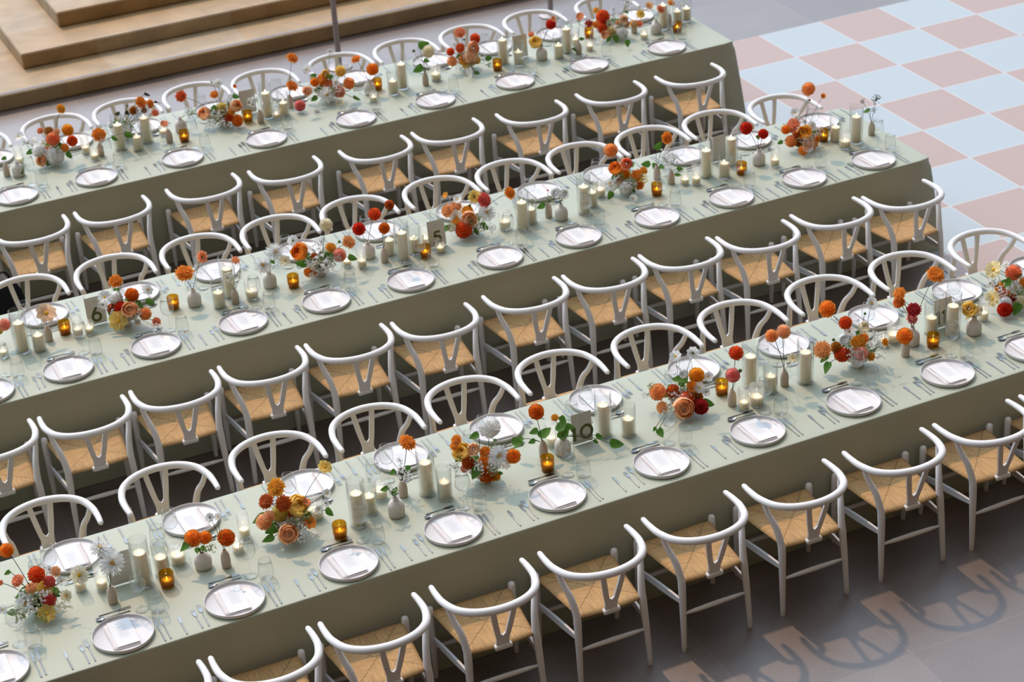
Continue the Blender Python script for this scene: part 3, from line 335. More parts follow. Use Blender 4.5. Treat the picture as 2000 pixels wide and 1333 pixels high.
# ------------------------------------------------------------------ tablecloths
def tablecloth(t, xl, xr, near, far, label):
    c = .02; P = []
    def run(a, b, n):
        for k in range(n): P.append((Vector(a).lerp(Vector(b), k / n)))
    yn = lambda x: near[0] + near[1] * (x - 5); yf = lambda x: far[0] + far[1] * (x - 5)
    nx = int((xr - xl) / .07)
    run((xl + c, yn(xl), 0), (xr - c, yn(xr), 0), nx); run((xr, yn(xr) + c, 0), (xr, yf(xr) - c, 0), 18)
    run((xr - c, yf(xr), 0), (xl + c, yf(xl), 0), nx); run((xl, yf(xl) - c, 0), (xl, yn(xl) + c, 0), 18)
    n = len(P); N = []
    for i in range(n):
        d = (P[(i + 1) % n] - P[i - 1]).normalized(); N.append(Vector((d.y, -d.x, 0)))
    corners = [Vector((x, f(x), 0)) for x in (xl, xr) for f in (yn, yf)]
    rnd = random.Random(ord(t)); ph = [rnd.uniform(0, 6) for _ in range(6)]
    rings = [(-.06, TOP), (-.009, TOP), (-.005, TOP - .0006), (-.0015, TOP - .003), (0, TOP - .008), (0, TOP - .03)] + [(None, z) for z in (.68, .6, .5, .4, .3, .2, .1, .04, .003)]
    vs = []; fs = []
    for (off, z) in rings:
        for i in range(n):
            p = P[i]
            if off == -.06: q = Vector((min(max(p.x, xl + .06), xr - .06), min(max(p.y, yn(p.x) + .06), yf(p.x) - .06), 0))
            elif off is not None: q = p + N[i] * off
            else:
                tt = 1 - z / TOP; s = p.x * 1.0 + p.y * 1.7
                w = .5 + .5 * (.5 * math.sin(2.1 * s + ph[0]) + .3 * math.sin(5.3 * s + ph[1]) + .2 * math.sin(11 * s + ph[2]))
                cd = min((p - cc).length for cc in corners); endside = abs(N[i].x) > .7
                flare = (.14 if endside else .10) * math.exp(-(cd / .14) ** 2) * tt
                fold = math.cos(cd * 46) * .042 * math.exp(-(cd / .20) ** 2) * tt ** .45
                if N[i].y > .7: flare *= .2; fold *= .15
                q = p + N[i] * (.006 * w * tt + flare + fold + (.02 * tt * w if endside else 0))
            vs.append((q.x, q.y, z))
    m = len(rings)
    for j in range(m - 1):
        for i in range(n): fs.append((j * n + i, (j + 1) * n + i, (j + 1) * n + (i + 1) % n, j * n + (i + 1) % n))
    far0 = 2 * nx + 18      # the flat top: strips from the near edge to the far edge
    for i in range(nx): fs.append((i, i + 1, far0 - i - 1, far0 - i))
    mb = MB(); mb.add(vs, fs); me = mb.mesh('tablecloth', [CLOTH])
    tag(obj('tablecloth', me), label, 'tablecloth', 'sage green tablecloths')
NEAR = {'A': (14.553, -.0028), 'B': (11.707, -.0019), 'C': (8.826, .0062)}; FAR = {'A': (15.722, -.006), 'B': (12.889, -.009), 'C': (10.022, .008)}
tablecloth('A', -.6, 8.45, NEAR['A'], FAR['A'], 'floor-length sage green tablecloth on the long table by the stone steps')
tablecloth('B', -1.2, 8.45, NEAR['B'], FAR['B'], 'floor-length sage green tablecloth under table cards five and six')
tablecloth('C', -1.0, 8.45, NEAR['C'], FAR['C'], 'floor-length sage green tablecloth under table cards ten and eleven')

# ------------------------------------------------------------------ wishbone chair
def make_chair():
    root = empty('wishbone_chair', (0, 0, 0))
    for s in (-1, 1):
        mb = MB(); lathe(mb, [(.0001, 0), (.0125, 0), (.014, .01), (.0195, .22), (.021, .40), (.0205, .466), (.017, .478), (.008, .484), (.0001, .485)], 12)
        obj('front_leg', mb.mesh('front_leg', [WHITE]), root, (.243 * s, .222, 0))
        pts = spline([(.214 * s, -.244, 0), (.207 * s, -.228, .2), (.199 * s, -.208, .40), (.199 * s, -.196, .46), (.212 * s, -.166, .55), (.234 * s, -.124, .62), (.246 * s, -.10, .675), (.250 * s, -.094, .702)], 5)
        rr = []
        for p in pts:
            z = p.z; rr.append(.0140 + .0085 * min(1, z / .4) if z < .42 else .0225 - .007 * min(1, (z - .42) / .26))
        mb = MB(); tube(mb, pts, rr, 12); obj('rear_leg', mb.mesh('rear_leg', [WHITE]), root)
        mb = MB(); a = Vector((.240 * s, .216, .275)); b = Vector((.203 * s, -.215, .31)); d = (b - a).normalized(); up = Vector((0, 0, 1)); w = d.cross(up).normalized(); up = w.cross(d)
        vs = []
        for (q, h) in ((a, .013), (a.lerp(b, .25), .019), (a.lerp(b, .5), .021), (a.lerp(b, .75), .019), (b, .013)):
            for (i, j) in ((-1, -1), (1, -1), (1, 1), (-1, 1)): vs.append(q + w * .007 * i + up * h * j)
        fs = [(k * 4 + i, k * 4 + (i + 1) % 4, k * 4 + 4 + (i + 1) % 4, k * 4 + 4 + i) for k in range(4) for i in range(4)] + [(3, 2, 1, 0), (16, 17, 18, 19)]
        mb.add(vs, fs); obj('side_stretcher', mb.mesh('side_stretcher', [WHITE], False), root)
    for nm, y, z, hx in (('front_stretcher', .222, .21, .236), ('rear_stretcher', -.224, .235, .200)):
        mb = MB(); tube(mb, [(-hx, y, z), (-hx * .6, y, z), (0, y, z), (hx * .6, y, z), (hx, y, z)], [.007, .0125, .015, .0125, .007], 10); obj(nm, mb.mesh(nm, [WHITE]), root)
    pts = spline([(-.264, .095, .700), (-.267, .02, .702), (-.260, -.075, .705), (-.220, -.18, .710), (-.13, -.252, .714), (0, -.279, .716), (.13, -.252, .714), (.220, -.18, .710), (.260, -.075, .705), (.267, .02, .702), (.264, .095, .700)], 5)
    n = len(pts); mb = MB(); tube(mb, pts, [.0158 + .0078 * math.sin(PI * i / (n - 1)) for i in range(n)], 14, flat=(Vector((0, 0, 1)), .92))
    obj('bow_backrest', mb.mesh('bow_backrest', [WHITE]), root)
    # Y-shaped splat in a plane leaning back
    half = [(.039, 0), (.037, .05), (.045, .088), (.056, .14), (.068, .21), (.078, .275)]; inner = [(.046, .275), (.036, .21), (.024, .14), (.015, .09), (.007, .077), (0, .074)]
    mb = MB(); vs = []; fs = []
    L = [(-x, z) for x, z in half]; I = [(-x, z) for x, z in inner]
    tilt = Matrix.Translation((0, -.212, .436)) @ Matrix.Rotation(math.radians(11), 4, 'X')
    th = .0065
    # two arms and a foot as strips front and back
    out = []
    strips = []
    for s in (-1, 1):
        o_ = [(s * x, z) for x, z in half[1:]]; i_ = [(s * x, z) for x, z in inner[::-1]]
        # match counts
        o5 = o_; i5 = [i_[0], i_[2], i_[3], i_[4], i_[5]]
        strips.append((o5, i5))
    strips.append(([(-.039, 0), (-.037, .05)], [(.039, 0), (.037, .05)]))
    strips.append(([(-.037, .05), (0, .074)], [(.037, .05), (0, .074)]))
    for a, b in strips:
        n = len(a); vs = []
        for (pa, pb) in zip(a, b):
            for y in (-th, th): vs.append((pa[0], y, pa[1])); vs.append((pb[0], y, pb[1]))
        fs = []
        for k in range(n - 1):
            o0 = k * 4; o1 = o0 + 4
            fs += [(o0, o0 + 1, o1 + 1, o1), (o0 + 2, o1 + 2, o1 + 3, o0 + 3), (o0, o1, o1 + 2, o0 + 2), (o0 + 1, o0 + 3, o1 + 3, o1 + 1)]
        fs += [(0, 2, 3, 1), (n * 4 - 4, n * 4 - 3, n * 4 - 1, n * 4 - 2)]
        mb.add(vs, fs, 0, tilt)
    obj('splat', mb.mesh('splat', [WHITE], False), root)
    mb = MB(); box(mb, (-.050, -.238, .418), (.050, -.200, .446), bev=.006); obj('splat_foot', mb.mesh('splat_foot', [WHITE], False), root)
    # woven seat
    mb = MB()
    def seat(top):
        def fn(u, v):
            y = -.212 + .449 * v; hw = .186 + .050 * v; x = (2 * u - 1) * hw
            if v > .999 or v < .001: y += (.010 if v > .5 else -.010) * (1 - (2 * u - 1) ** 2)
            e = max(abs(2 * u - 1), abs(2 * v - 1)); roll = max(0, (e - .86) / .14) ** 2
            dip = .010 * (1 - max(abs(2 * u - 1), abs(2 * v - 1)))
            z = .449 - dip - roll * .013 + .006 * (abs(2 * u - 1) * abs(2 * v - 1))
            return (x, y, z) if top else (x, y, .424 + .008 * roll)
        return fn
    grid(mb, seat(True), 20, 20); k = len(mb.v); f2 = MB(); grid(f2, seat(False), 20, 20); mb.add(f2.v, [f[::-1] for f in f2.f])
    bi = [i for i in range(21)] + [20 + 21 * j for j in range(1, 21)] + [440 - i for i in range(1, 21)] + [21 * j for j in range(19, 0, -1)]
    for i in range(len(bi)):
        a, b = bi[i], bi[(i + 1) % len(bi)]; mb.f.append((a, b, b + k, a + k)[::-1]); mb.m.append(0)
    obj('seat', mb.mesh('seat', [CORD]), root); [c for c in root.children if c.name.startswith('seat')][0]['label'] = 'woven natural paper cord seat'
    return root
SIDE = {'n': 'away from steps at', 'f': 'on step side of'}
chair = make_chair(); first = True
for key, L in CH.items():
    t, sd = key
    for i, (x, y) in enumerate(sorted(L, key=lambda c: -c[0])):
        o = chair if first else copy_tree(chair); first = False
        rr = random.Random(int(x * 1000 + y * 77))
        o.location = (x, y, 0); o.rotation_euler = (0, 0, (0 if sd == 'n' else PI) + math.radians(rr.uniform(-1.5, 1.5)))
        tag(o, f'white wishbone chair, {ORD[i + 1]} from checkered floor, {SIDE[sd]} {TB[t]}', 'chair', 'wishbone chairs along the tables')

# ------------------------------------------------------------------ place settings
def plate_me():
    mb = MB(); lathe(mb, [(.0001, 0), (.148, 0), (.157, .003), (.1605, .008), (.1615, .022), (.1612, .0243), (.1595, .025), (.158, .0243), (.1573, .022), (.1565, .011), (.152, .0075), (.0001, .007)], 56); return mb.mesh('charger_plate', [PLATE])
def handle(mb, y0, y1, w0=.0036, w1=.0024, z=.0026):
    tube(mb, [(0, y0, z), (0, y0 + (y1 - y0) * .3, z), (0, y0 + (y1 - y0) * .8, z + .0008), (0, y1, z + .0004)], [w0, w0 * .9, w1, w1], 8, flat=(Vector((0, 0, 1)), .62))
def fork_me(L=.215, w=.024, tines=4):
    mb = MB(); y0 = -L / 2; hl = L * .60; handle(mb, y0 + .004, y0 + hl + .004)
    yb = y0 + hl + .040; o = [(.0024, y0 + hl), (w * .42, y0 + hl + .018), (w * .5, y0 + hl + .030), (w * .5, yb)]
    prism(mb, o + [(-x, y) for x, y in o[::-1]], .0018, .0034)
    tw = w / (tines * 2 - 1)
    for k in range(tines):
        x0 = -w / 2 + k * 2 * tw; prism(mb, [(x0, yb), (x0 + tw, yb), (x0 + tw * .8, L / 2), (x0 + tw * .2, L / 2)], .0018, .0034)
    return mb.mesh('fork', [STEEL], False)
def knife_me(L=.235, w=.017):
    mb = MB(); y0 = -L / 2; handle(mb, y0 + .004, y0 + L * .60, .0040, .0028)
    prism(mb, [(.003, y0 + L * .58), (w * .55, y0 + L * .70), (w * .6, y0 + L * .88), (w * .3, y0 + L * .97), (-.002, L / 2), (-.005, y0 + L * .95), (-.006, y0 + L * .7), (-.003, y0 + L * .58)], .0012, .0030)
    return mb.mesh('knife', [STEEL], False)
def spoon_me(L=.185):
    mb = MB(); y0 = -L / 2; handle(mb, y0 + .004, y0 + L * .76)
    def fn(u, v):
        a = 2 * PI * u; r = v; return (.017 * r * math.cos(a), y0 + L * .87 + .027 * r * math.sin(a), .0022 + .006 * (r * r))
    grid(mb, fn, 16, 4)
    def fn2(u, v):
        a = 2 * PI * u; r = v; return (.0175 * r * math.cos(a), y0 + L * .87 + .0275 * r * math.sin(a), .0004 + .0075 * (r * r))
    grid(mb, fn2, 16, 4); return mb.mesh('dessert_spoon', [STEEL])
def napkin_me():
    mb = MB(); rnd = random.Random(3)
    for (x0, x1, y0, y1, z0, z1) in ((-.079, .060, -.118, .114, .0078, .0105), (-.076, .062, -.114, .116, .0107, .0140)):
        def top(u, v): return (x0 + (x1 - x0) * u + .0015 * math.sin(7 * v), y0 + (y1 - y0) * v + .0015 * math.sin(6 * u), z1 + .0012 * math.sin(5 * u + 4 * v))
        def bot(u, v): p = top(u, v); return (p[0], p[1], z0)
        a = MB(); grid(a, top, 8, 10); k = len(a.v); c = MB(); grid(c, bot, 8, 10); a.add(c.v, [f[::-1] for f in c.f])
        nb = [i for i in range(9)] + [8 + 9 * j for j in range(1, 11)] + [98 - i for i in range(1, 9)] + [9 * j for j in range(9, 0, -1)]
        for i in range(len(nb)): p, q = nb[i], nb[(i + 1) % len(nb)]; a.f.append((p, q, q + k, p + k)[::-1]); a.m.append(0)
        mb.add(a.v, a.f)
    return mb.mesh('folded_napkin', [NAPKIN])
def menu_me():
    mb = MB(); vs = []
    def top(u, v): return (-.058 + .118 * u, -.112 + .230 * v, .0165 + .0025 * (2 * v - 1) ** 2)
    def bot(u, v): p = top(u, v); return (p[0], p[1], p[2] - .0006)
    grid(mb, top, 2, 8); c = MB(); grid(c, bot, 2, 8); mb.add(c.v, [f[::-1] for f in c.f]); return mb.mesh('menu_card', [PAPER])
def text_me():
    mb = MB(); rnd = random.Random(11); y = .108
    zf = lambda yy: .0170 + .0025 * (2 * ((yy + .118) / .243) - 1) ** 2
    rows = [(.02, .006), (.0, .012)] + [(.05 if k % 3 else .034, .0085) for k in range(15)]
    for wd, dy in rows:
        y -= dy
        if wd < .01: continue
        x = .001 - wd / 2
        while x < .001 + wd / 2:
            l = rnd.uniform(.004, .011); z = zf(y); mb.add([(x, y - .0008, z), (x + l, y - .0008, z), (x + l, y + .0008, z), (x, y + .0008, z)], [(0, 1, 2, 3)]); x += l + .003
    return mb.mesh('printed_text', [INK], False)
def wine_me():
    mb = MB(); prof = [(.0001, 0), (.036, 0), (.037, .0015), (.02, .005), (.006, .010), (.0038, .018), (.0036, .105), (.0045, .113), (.016, .120), (.032, .132), (.042, .150), (.0435, .165), (.040, .20), (.034, .238), (.0332, .2385), (.0392, .20), (.0427, .165), (.041, .150), (.031, .1335), (.015, .1225), (.0001, .119)]
    lathe(mb, prof, 28, cap=False); return mb.mesh('wine_glass', [CLEAR])
def tumbler_me():
    mb = MB(); prof = [(.0001, 0), (.030, 0), (.037, .006), (.0425, .028), (.0425, .05), (.039, .09), (.034, .122), (.0332, .1223), (.0382, .09), (.0417, .05), (.0415, .03), (.036, .012), (.0001, .010)]
    lathe(mb, prof, 28, cap=False); return mb.mesh('water_tumbler', [CLEAR])
ME = dict(plate=plate_me(), fork=fork_me(), fork2=fork_me(.185, .021), knife=knife_me(), knife2=knife_me(.225, .015), spread=knife_me(.175, .016), dfork=fork_me(.175, .019, 3), spoon=spoon_me(), napkin=napkin_me(), menu=menu_me(), text=text_me(), wine=wine_me(), tumb=tumbler_me())
SD2 = {'n': 'away from steps', 'f': 'step side'}
TABLE_ITEMS = []   # (table, x, y, radius) already standing on a table
def free(t, x, y, r):
    for _ in range(6):
        for (tt, px, py, pr) in TABLE_ITEMS:
            if tt == t:
                d = math.hypot(x - px, y - py)
                if d < r + pr + .004:
                    k = (r + pr + .006) / max(d, 1e-4); x, y = px + (x - px) * k, py + (y - py) * k
    return x, y
for (t, k, x, y, its) in BUD: TABLE_ITEMS.append((t, x, y, .033 if k == 'slim' else .052))
for (k, t, x, y) in C: TABLE_ITEMS.append((t, x, y, {'T': .053, 'S': .047, 'm': .042, 't': .035, 'w': .047, 's': .035}[k]))
for (t, lab, x, y, its) in ARR: TABLE_ITEMS.append((t, x, y, .11))
for (t, txt, x, y) in CARD: TABLE_ITEMS.append((t, x, y, .05))
for key, L in SET.items():
    t, sd = key
    for i, (x, y) in enumerate(sorted(L, key=lambda c: -c[0])):
        where = f'{ORD[i + 1]} from checkered floor, {SD2[sd]}, {TB[t]}'
        rr = random.Random(int(x * 991 + y * 53)); rz = (0 if sd == 'n' else PI)
        def put(name, me, dx, dy, a, label, cat, group, z=TOP + .0005, r=0):
            dx += rr.uniform(-.004, .004); dy += rr.uniform(-.004, .004)
            c_, s_ = math.cos(rz), math.sin(rz); px, py = x + dx * c_ - dy * s_, y + dx * s_ + dy * c_
            if r: px, py = free(t, px, py, r); TABLE_ITEMS.append((t, px, py, r))
            return tag(obj(name, me, loc=(px, py, z), rot=(0, 0, rz + a + math.radians(rr.uniform(-1.5, 1.5)))), label, cat, group)
        put('charger_plate', ME['plate'], 0, 0, 0, f'round white rimmed plate, {where}', 'plate', 'charger plates')
        a = math.radians(rr.uniform(-2, 2))
        put('folded_napkin', ME['napkin'], 0, 0, a, f'blush folded napkin on plate {where}', 'napkin', 'napkins on the plates', TOP + .001)
        mn = put('menu_card', ME['menu'], .004, .002, a, f'white menu card on plate {where}', 'menu card', 'menu cards on the plates', TOP + .001)
        obj('printed_text', ME['text'], mn)
        g = 'cutlery at the place settings'
        put('dinner_fork', ME['fork'], -.184, -.028, 0, f'inner dinner fork beside plate {where}', 'fork', g)
        put('salad_fork', ME['fork2'], -.217, -.050, 0, f'outer salad fork beside plate {where}', 'fork', g)
        put('dinner_knife', ME['knife'], .186, -.035, 0, f'inner dinner knife beside plate {where}', 'knife', g)
        put('salad_knife', ME['knife2'], .214, -.035, 0, f'outer salad knife beside plate {where}', 'knife', g)
        put('butter_spreader', ME['spread'], -.303, -.062, 0, f'lone butter spreader beside plate {where}', 'butter knife', g)
        put('dessert_fork', ME['dfork'], .018, .232, -PI / 2, f'dessert fork above plate {where}', 'fork', g)
        put('dessert_spoon', ME['spoon'], .008, .198, PI / 2, f'dessert spoon above plate {where}', 'spoon', g)
        put('wine_glass', ME['wine'], .152, .180, 0, f'stemmed wine glass by plate {where}', 'wine glass', 'wine glasses', r=.044)
        put('water_tumbler', ME['tumb'], .214, .122, 0, f'stemless water glass by plate {where}', 'glass', 'water tumblers', r=.043)

# ------------------------------------------------------------------ candles
def flame_me():
    mb = MB(); lathe(mb, [(.0001, 0), (.0042, .004), (.0055, .010), (.0040, .018), (.0015, .026), (.0001, .030)], 8, cap=False); return mb.mesh('flame', [FLAME])
def wax_me(r, h, nm):
    mb = MB(); lathe(mb, [(.0001, 0), (r * .96, 0), (r, .004), (r, h - .006), (r * .97, h - .001), (r * .9, h), (r * .6, h - .003), (.0001, h - .004)], 28, cap=False); return mb.mesh(nm, [WAX])
def wick_me():
    mb = MB(); tube(mb, [(0, 0, -.006), (0, 0, .004), (.0008, 0, .008)], .001, 6); return mb.mesh('wick', [WICK])
def cyl_me(r, h):
    mb = MB(); lathe(mb, [(.0001, 0), (r - .003, 0), (r, .003), (r, h - .001), (r - .0012, h), (r - .0024, h - .001), (r - .0024, .006), (.0001, .005)], 36, cap=False); return mb.mesh('glass_cylinder', [CLEAR])
def votive_me(r, h, m, nr, nm, taper=1.0):
    mb = MB(); lathe(mb, [(.0001, 0), (r * .9, 0), (r * taper, .006)], 64, cap=False)
    lathe(mb, [(r * taper, .006), (r, h * .4), (r, h - .002)], 64, rib=.018, nrib=nr, cap=False)
    lathe(mb, [(r, h - .002), (r - .0012, h), (r - .003, h - .002), (r - .003, h * .4), (r * taper - .003, .012), (.0001, .010)], 64, cap=False); return mb.mesh(nm, [m])
FL, WK = flame_me(), wick_me()
PIL = {'T': wax_me(.0365, .205, 'pillar_candle'), 'S': wax_me(.0365, .108, 'pillar_candle')}; CYL = {'T': cyl_me(.051, .300), 'S': cyl_me(.045, .208)}
VOT = {'t': (votive_me(.0325, .155, RIBBED, 32, 'votive_glass'), .026, .045, 'tall ribbed glass', 'tall ribbed'), 'w': (votive_me(.045, .135, RIBBED, 40, 'votive_glass', .93), .038, .05, 'wide ribbed glass', 'wide ribbed'),
       's': (votive_me(.0325, .09, RIBBED, 32, 'votive_glass'), .026, .032, 'small ribbed glass', 'small ribbed'), 'm': (votive_me(.0395, .093, AMBER, 32, 'votive_glass', .88), .030, .035, 'amber ribbed glass', 'amber')}
VW = {k: wax_me(v[1], v[2], 'candle_wax') for k, v in VOT.items()}
cnt = {}
for (k, t, x, y) in sorted(C, key=lambda c: -c[2]):
    i = cnt[(k, t)] = cnt.get((k, t), 0) + 1
    rz = random.uniform(0, 6)
    if k in 'TS':
        w = 'tall' if k == 'T' else 'short'; h = .205 if k == 'T' else .108
        tag(obj('glass_cylinder', CYL[k], loc=(x, y, TOP + .0005), rot=(0, 0, rz)), f'{w} clear glass cylinder around {ORD[i]} {w} candle from checkered floor, {TB[t]}', 'candle holder', 'glass candle cylinders')
        o = tag(obj('pillar_candle', PIL[k], loc=(x, y, TOP + .0065), rot=(0, 0, rz)), f'{w} lit cream pillar candle, {ORD[i]} {w} one from checkered floor, {TB[t]}', 'candle', 'pillar candles')
        obj('wick', WK, o, (0, 0, h - .002)); obj('flame', FL, o, (0, 0, h + .002), sc=.72)
    else:
        me, r, h, d, d2 = VOT[k]
        o = tag(obj('votive_candle', me, loc=(x, y, TOP + .0005), rot=(0, 0, rz)), f'{d} votive candle, {ORD[i]} {d2} one from checkered floor, {TB[t]}', 'candle', 'votive candles')
        obj('candle_wax', VW[k], o, (0, 0, .0125)); obj('flame', FL, o, (0, 0, .0125 + h - .003), sc=.65)

# ------------------------------------------------------------------ flowers (unit diameter, facing +Z)
def petal_patch(mb, base, tip, wdir, ndir, width, cup, curl=0, nu=2, nv=3, pw=.8, mi=0):
    base, tip, wdir, ndir = Vector(base), Vector(tip), Vector(wdir), Vector(ndir); ax = tip - base
    def fn(u, v):
        s = 2 * u - 1; wv = width * (.28 + .72 * math.sin(PI * min(1, v * .85 + .08)) ** pw)
        if v > .99: wv = width * .34
        return base + ax * (v + (.0 if v < .99 else -.05 * abs(s))) + wdir * s * wv * .5 + ndir * (cup * s * s * math.sin(PI * v * .9) + curl * v * v)
    grid(mb, fn, nu, nv, mi)
def fl_ball(seed, N=86, flat=.92, tmax=128, w=.20, open_=.30):
    rnd = random.Random(seed); mb = MB()
    for k in range(N):
        t = (k + .5) / N; th = math.radians(4 + tmax * t ** .62); ph = k * 2.39996
        d = Vector((math.sin(th) * math.cos(ph), math.sin(th) * math.sin(ph), math.cos(th) * flat)); wd = Vector((-math.sin(ph), math.cos(ph), 0)); polar = wd.cross(d).normalized()
        up = -polar if polar.z < 0 else polar
        if up.dot(Vector((0, 0, 1))) < 0: up = -up
        R = .5 * (1 + rnd.uniform(-.06, .05)); inner = .5 * (1 - open_) 
        petal_patch(mb, d * inner * .8 , d * R + up * .05, wd, up, w * (.45 + .65 * math.sin(min(th, PI / 2))), .055, .02)
    lathe(mb, [(.0001, -.3 * flat), (.28, -.2 * flat), (.36, 0), (.30, .24 * flat), (.0001, .36 * flat)], 10, cap=False)
    return mb.mesh('dahlia_bloom', [PM['orange']])
def fl_zin(seed):
    rnd = random.Random(seed); mb = MB()
    for (n, r0, r1, z0, z1, w) in ((17, .10, .5, -.04, -.02, .19), (16, .08, .45, .0, .07, .18), (14, .06, .37, .03, .15, .16), (11, .04, .27, .06, .2, .13), (8, .02, .16, .08, .22, .1)):
        o = rnd.uniform(0, 6)
        for k in range(n):
            a = o + 2 * PI * k / n + rnd.uniform(-.08, .08); c, s = math.cos(a), math.sin(a); q = 1 + rnd.uniform(-.09, .06)
            petal_patch(mb, (r0 * c, r0 * s, z0), (r1 * q * c, r1 * q * s, z1 + rnd.uniform(-.03, .03)), (-s, c, 0), (0, 0, 1), w, .03, -.05)
    lathe(mb, [(.0001, -.2), (.08, -.16), (.14, -.06), (.20, .0), (.12, .12), (.0001, .18)], 10, cap=False)
    return mb.mesh('zinnia_bloom', [PM['orange']])
def fl_rose(seed):
    rnd = random.Random(seed); mb = MB()
    for (n, R, t0, t1, span, o) in ((5, .5, 150, 62, 95, 0), (5, .44, 145, 48, 90, .6), (5, .36, 140, 40, 90, 1.3), (5, .28, 135, 30, 95, .3), (4, .2, 130, 24, 110, .9), (3, .12, 120, 18, 130, .2)):
        for k in range(n):
            a0 = o + 2 * PI * k / n + rnd.uniform(-.25, .25); rr = R * (1 + rnd.uniform(-.14, .10)); tz = rnd.uniform(-9, 9)
            def fn(u, v):
                th = math.radians(t0 + (t1 + tz - t0) * v); ph = a0 + math.radians(span) * (u - .5) * (1 - .15 * v)
                q = rr * (1 + .10 * v ** 4 + .03 * math.sin(6 * u + a0) * v); return (q * math.sin(th) * math.cos(ph), q * math.sin(th) * math.sin(ph), q * math.cos(th) * .8 + .05)
            grid(mb, fn, 4, 5)
    return mb.mesh('rose_bloom', [PM['peach']])
def fl_cos(seed):
    rnd = random.Random(seed); mb = MB(); n = 8
    for k in range(n):
        a = 2 * PI * k / n + rnd.uniform(-.08, .08); c, s = math.cos(a), math.sin(a); z = .05 + rnd.uniform(-.05, .07)
        petal_patch(mb, (.05 * c, .05 * s, 0), (.5 * c, .5 * s, z), (-s, c, 0), (0, 0, 1), .36, .05, -.03, 4, 4, .7)
    lathe(mb, [(.0001, .05), (.06, .045), (.095, .02), (.08, -.02), (.03, -.08), (.0001, -.1)], 12, mi=1, cap=False)
    return mb.mesh('cosmos_bloom', [PM['wht'], GOLDC if seed % 2 else DARKC])
def fl_mum(seed):
    rnd = random.Random(seed); mb = MB()
    for (n, e, L, w) in ((22, -18, .5, .075), (20, 6, .49, .075), (18, 26, .46, .07), (14, 46, .38, .06), (9, 66, .28, .05)):
        o = rnd.uniform(0, 6)
        for k in range(n):
            a = o + 2 * PI * k / n + rnd.uniform(-.1, .1); el = math.radians(e + rnd.uniform(-9, 9)); q = L * rnd.uniform(.88, 1.05); c, s = math.cos(a), math.sin(a)
            d = Vector((math.cos(el) * c, math.cos(el) * s, math.sin(el))); wd = Vector((-s, c, 0)); nd = wd.cross(d)
            if nd.z < 0: nd = -nd
            petal_patch(mb, d * .04, d * q, wd, nd, w, .012, .05 * math.sin(k * 2.1), 2, 4, .5)
    lathe(mb, [(.0001, .16), (.06, .15), (.09, .1), (.0001, .04)], 10, mi=1, cap=False)
    return mb.mesh('chrysanthemum_bloom', [PM['wht'], GOLDC])
def fl_fill(seed):
    rnd = random.Random(seed); mb = MB()
    for k in range(30):
        d = Vector((rnd.gauss(0, 1), rnd.gauss(0, 1), rnd.gauss(.4, 1))).normalized() * rnd.uniform(.25, .5); q = Vector((0, 0, 1)).rotation_difference((d + Vector((0, 0, .3))).normalized()); r = rnd.uniform(.05, .085)
        xf = Matrix.Translation(d) @ q.to_matrix().to_4x4()
        for j in range(5):
            a = 2 * PI * j / 5; c, s = math.cos(a), math.sin(a)
            mb.add([(0, 0, 0), (r * .6 * c + r * .45 * s, r * .6 * s - r * .45 * c, .01), (r * 1.25 * c, r * 1.25 * s, .02), (r * .6 * c - r * .45 * s, r * .6 * s + r * .45 * c, .01)], [(0, 1, 2, 3)], 0, xf)
        if k % 2 == 0: tube(mb, [(0, 0, -.45), d * .5 + Vector((0, 0, -.1)), d], .008, 4, 1, round_ends=False)
    return mb.mesh('filler_sprig', [PM['wht'], STEM])
def fl_leaf(seed):
    rnd = random.Random(seed); mb = MB(); b = rnd.uniform(.02, .12); g = rnd.uniform(.05, .16)
    def fn(u, v):
        s = 2 * u - 1; w = .36 * math.sin(PI * (.06 + .94 * v) ** .62) ** .75 if v < .995 else 0
        return (s * w, v - .5, .10 * s * s * (1 - v) + g * abs(s) * w - b * math.sin(PI * v) + .02 * math.sin(9 * v + 4 * s))
    grid(mb, fn, 6, 9); return mb.mesh('leaf', [PM['leaf']])
def fl_bud(seed):
    mb = MB(); lathe(mb, [(.0001, -.5), (.3, -.35), (.45, 0), (.32, .32), (.0001, .5)], 10, cap=False); return mb.mesh('flower_bud', [PM['leaf']])
KIND = {'D': ([fl_ball(s) for s in (1, 2, 3)], 'dahlia_bloom'), 'M': ([fl_zin(s) for s in (4, 5, 6)], 'zinnia_bloom'), 'R': ([fl_rose(s) for s in (7, 8)], 'rose_bloom'), 'C': ([fl_cos(s) for s in (9, 10, 11)], 'cosmos_bloom'),
        'W': ([fl_mum(s) for s in (12, 13)], 'chrysanthemum_bloom'), 'F': ([fl_fill(s) for s in (14, 15, 16)], 'filler_sprig'), 'L': ([fl_leaf(s) for s in (17, 18, 19)], 'leaf'), 'B': ([fl_bud(20)], 'flower_bud')}
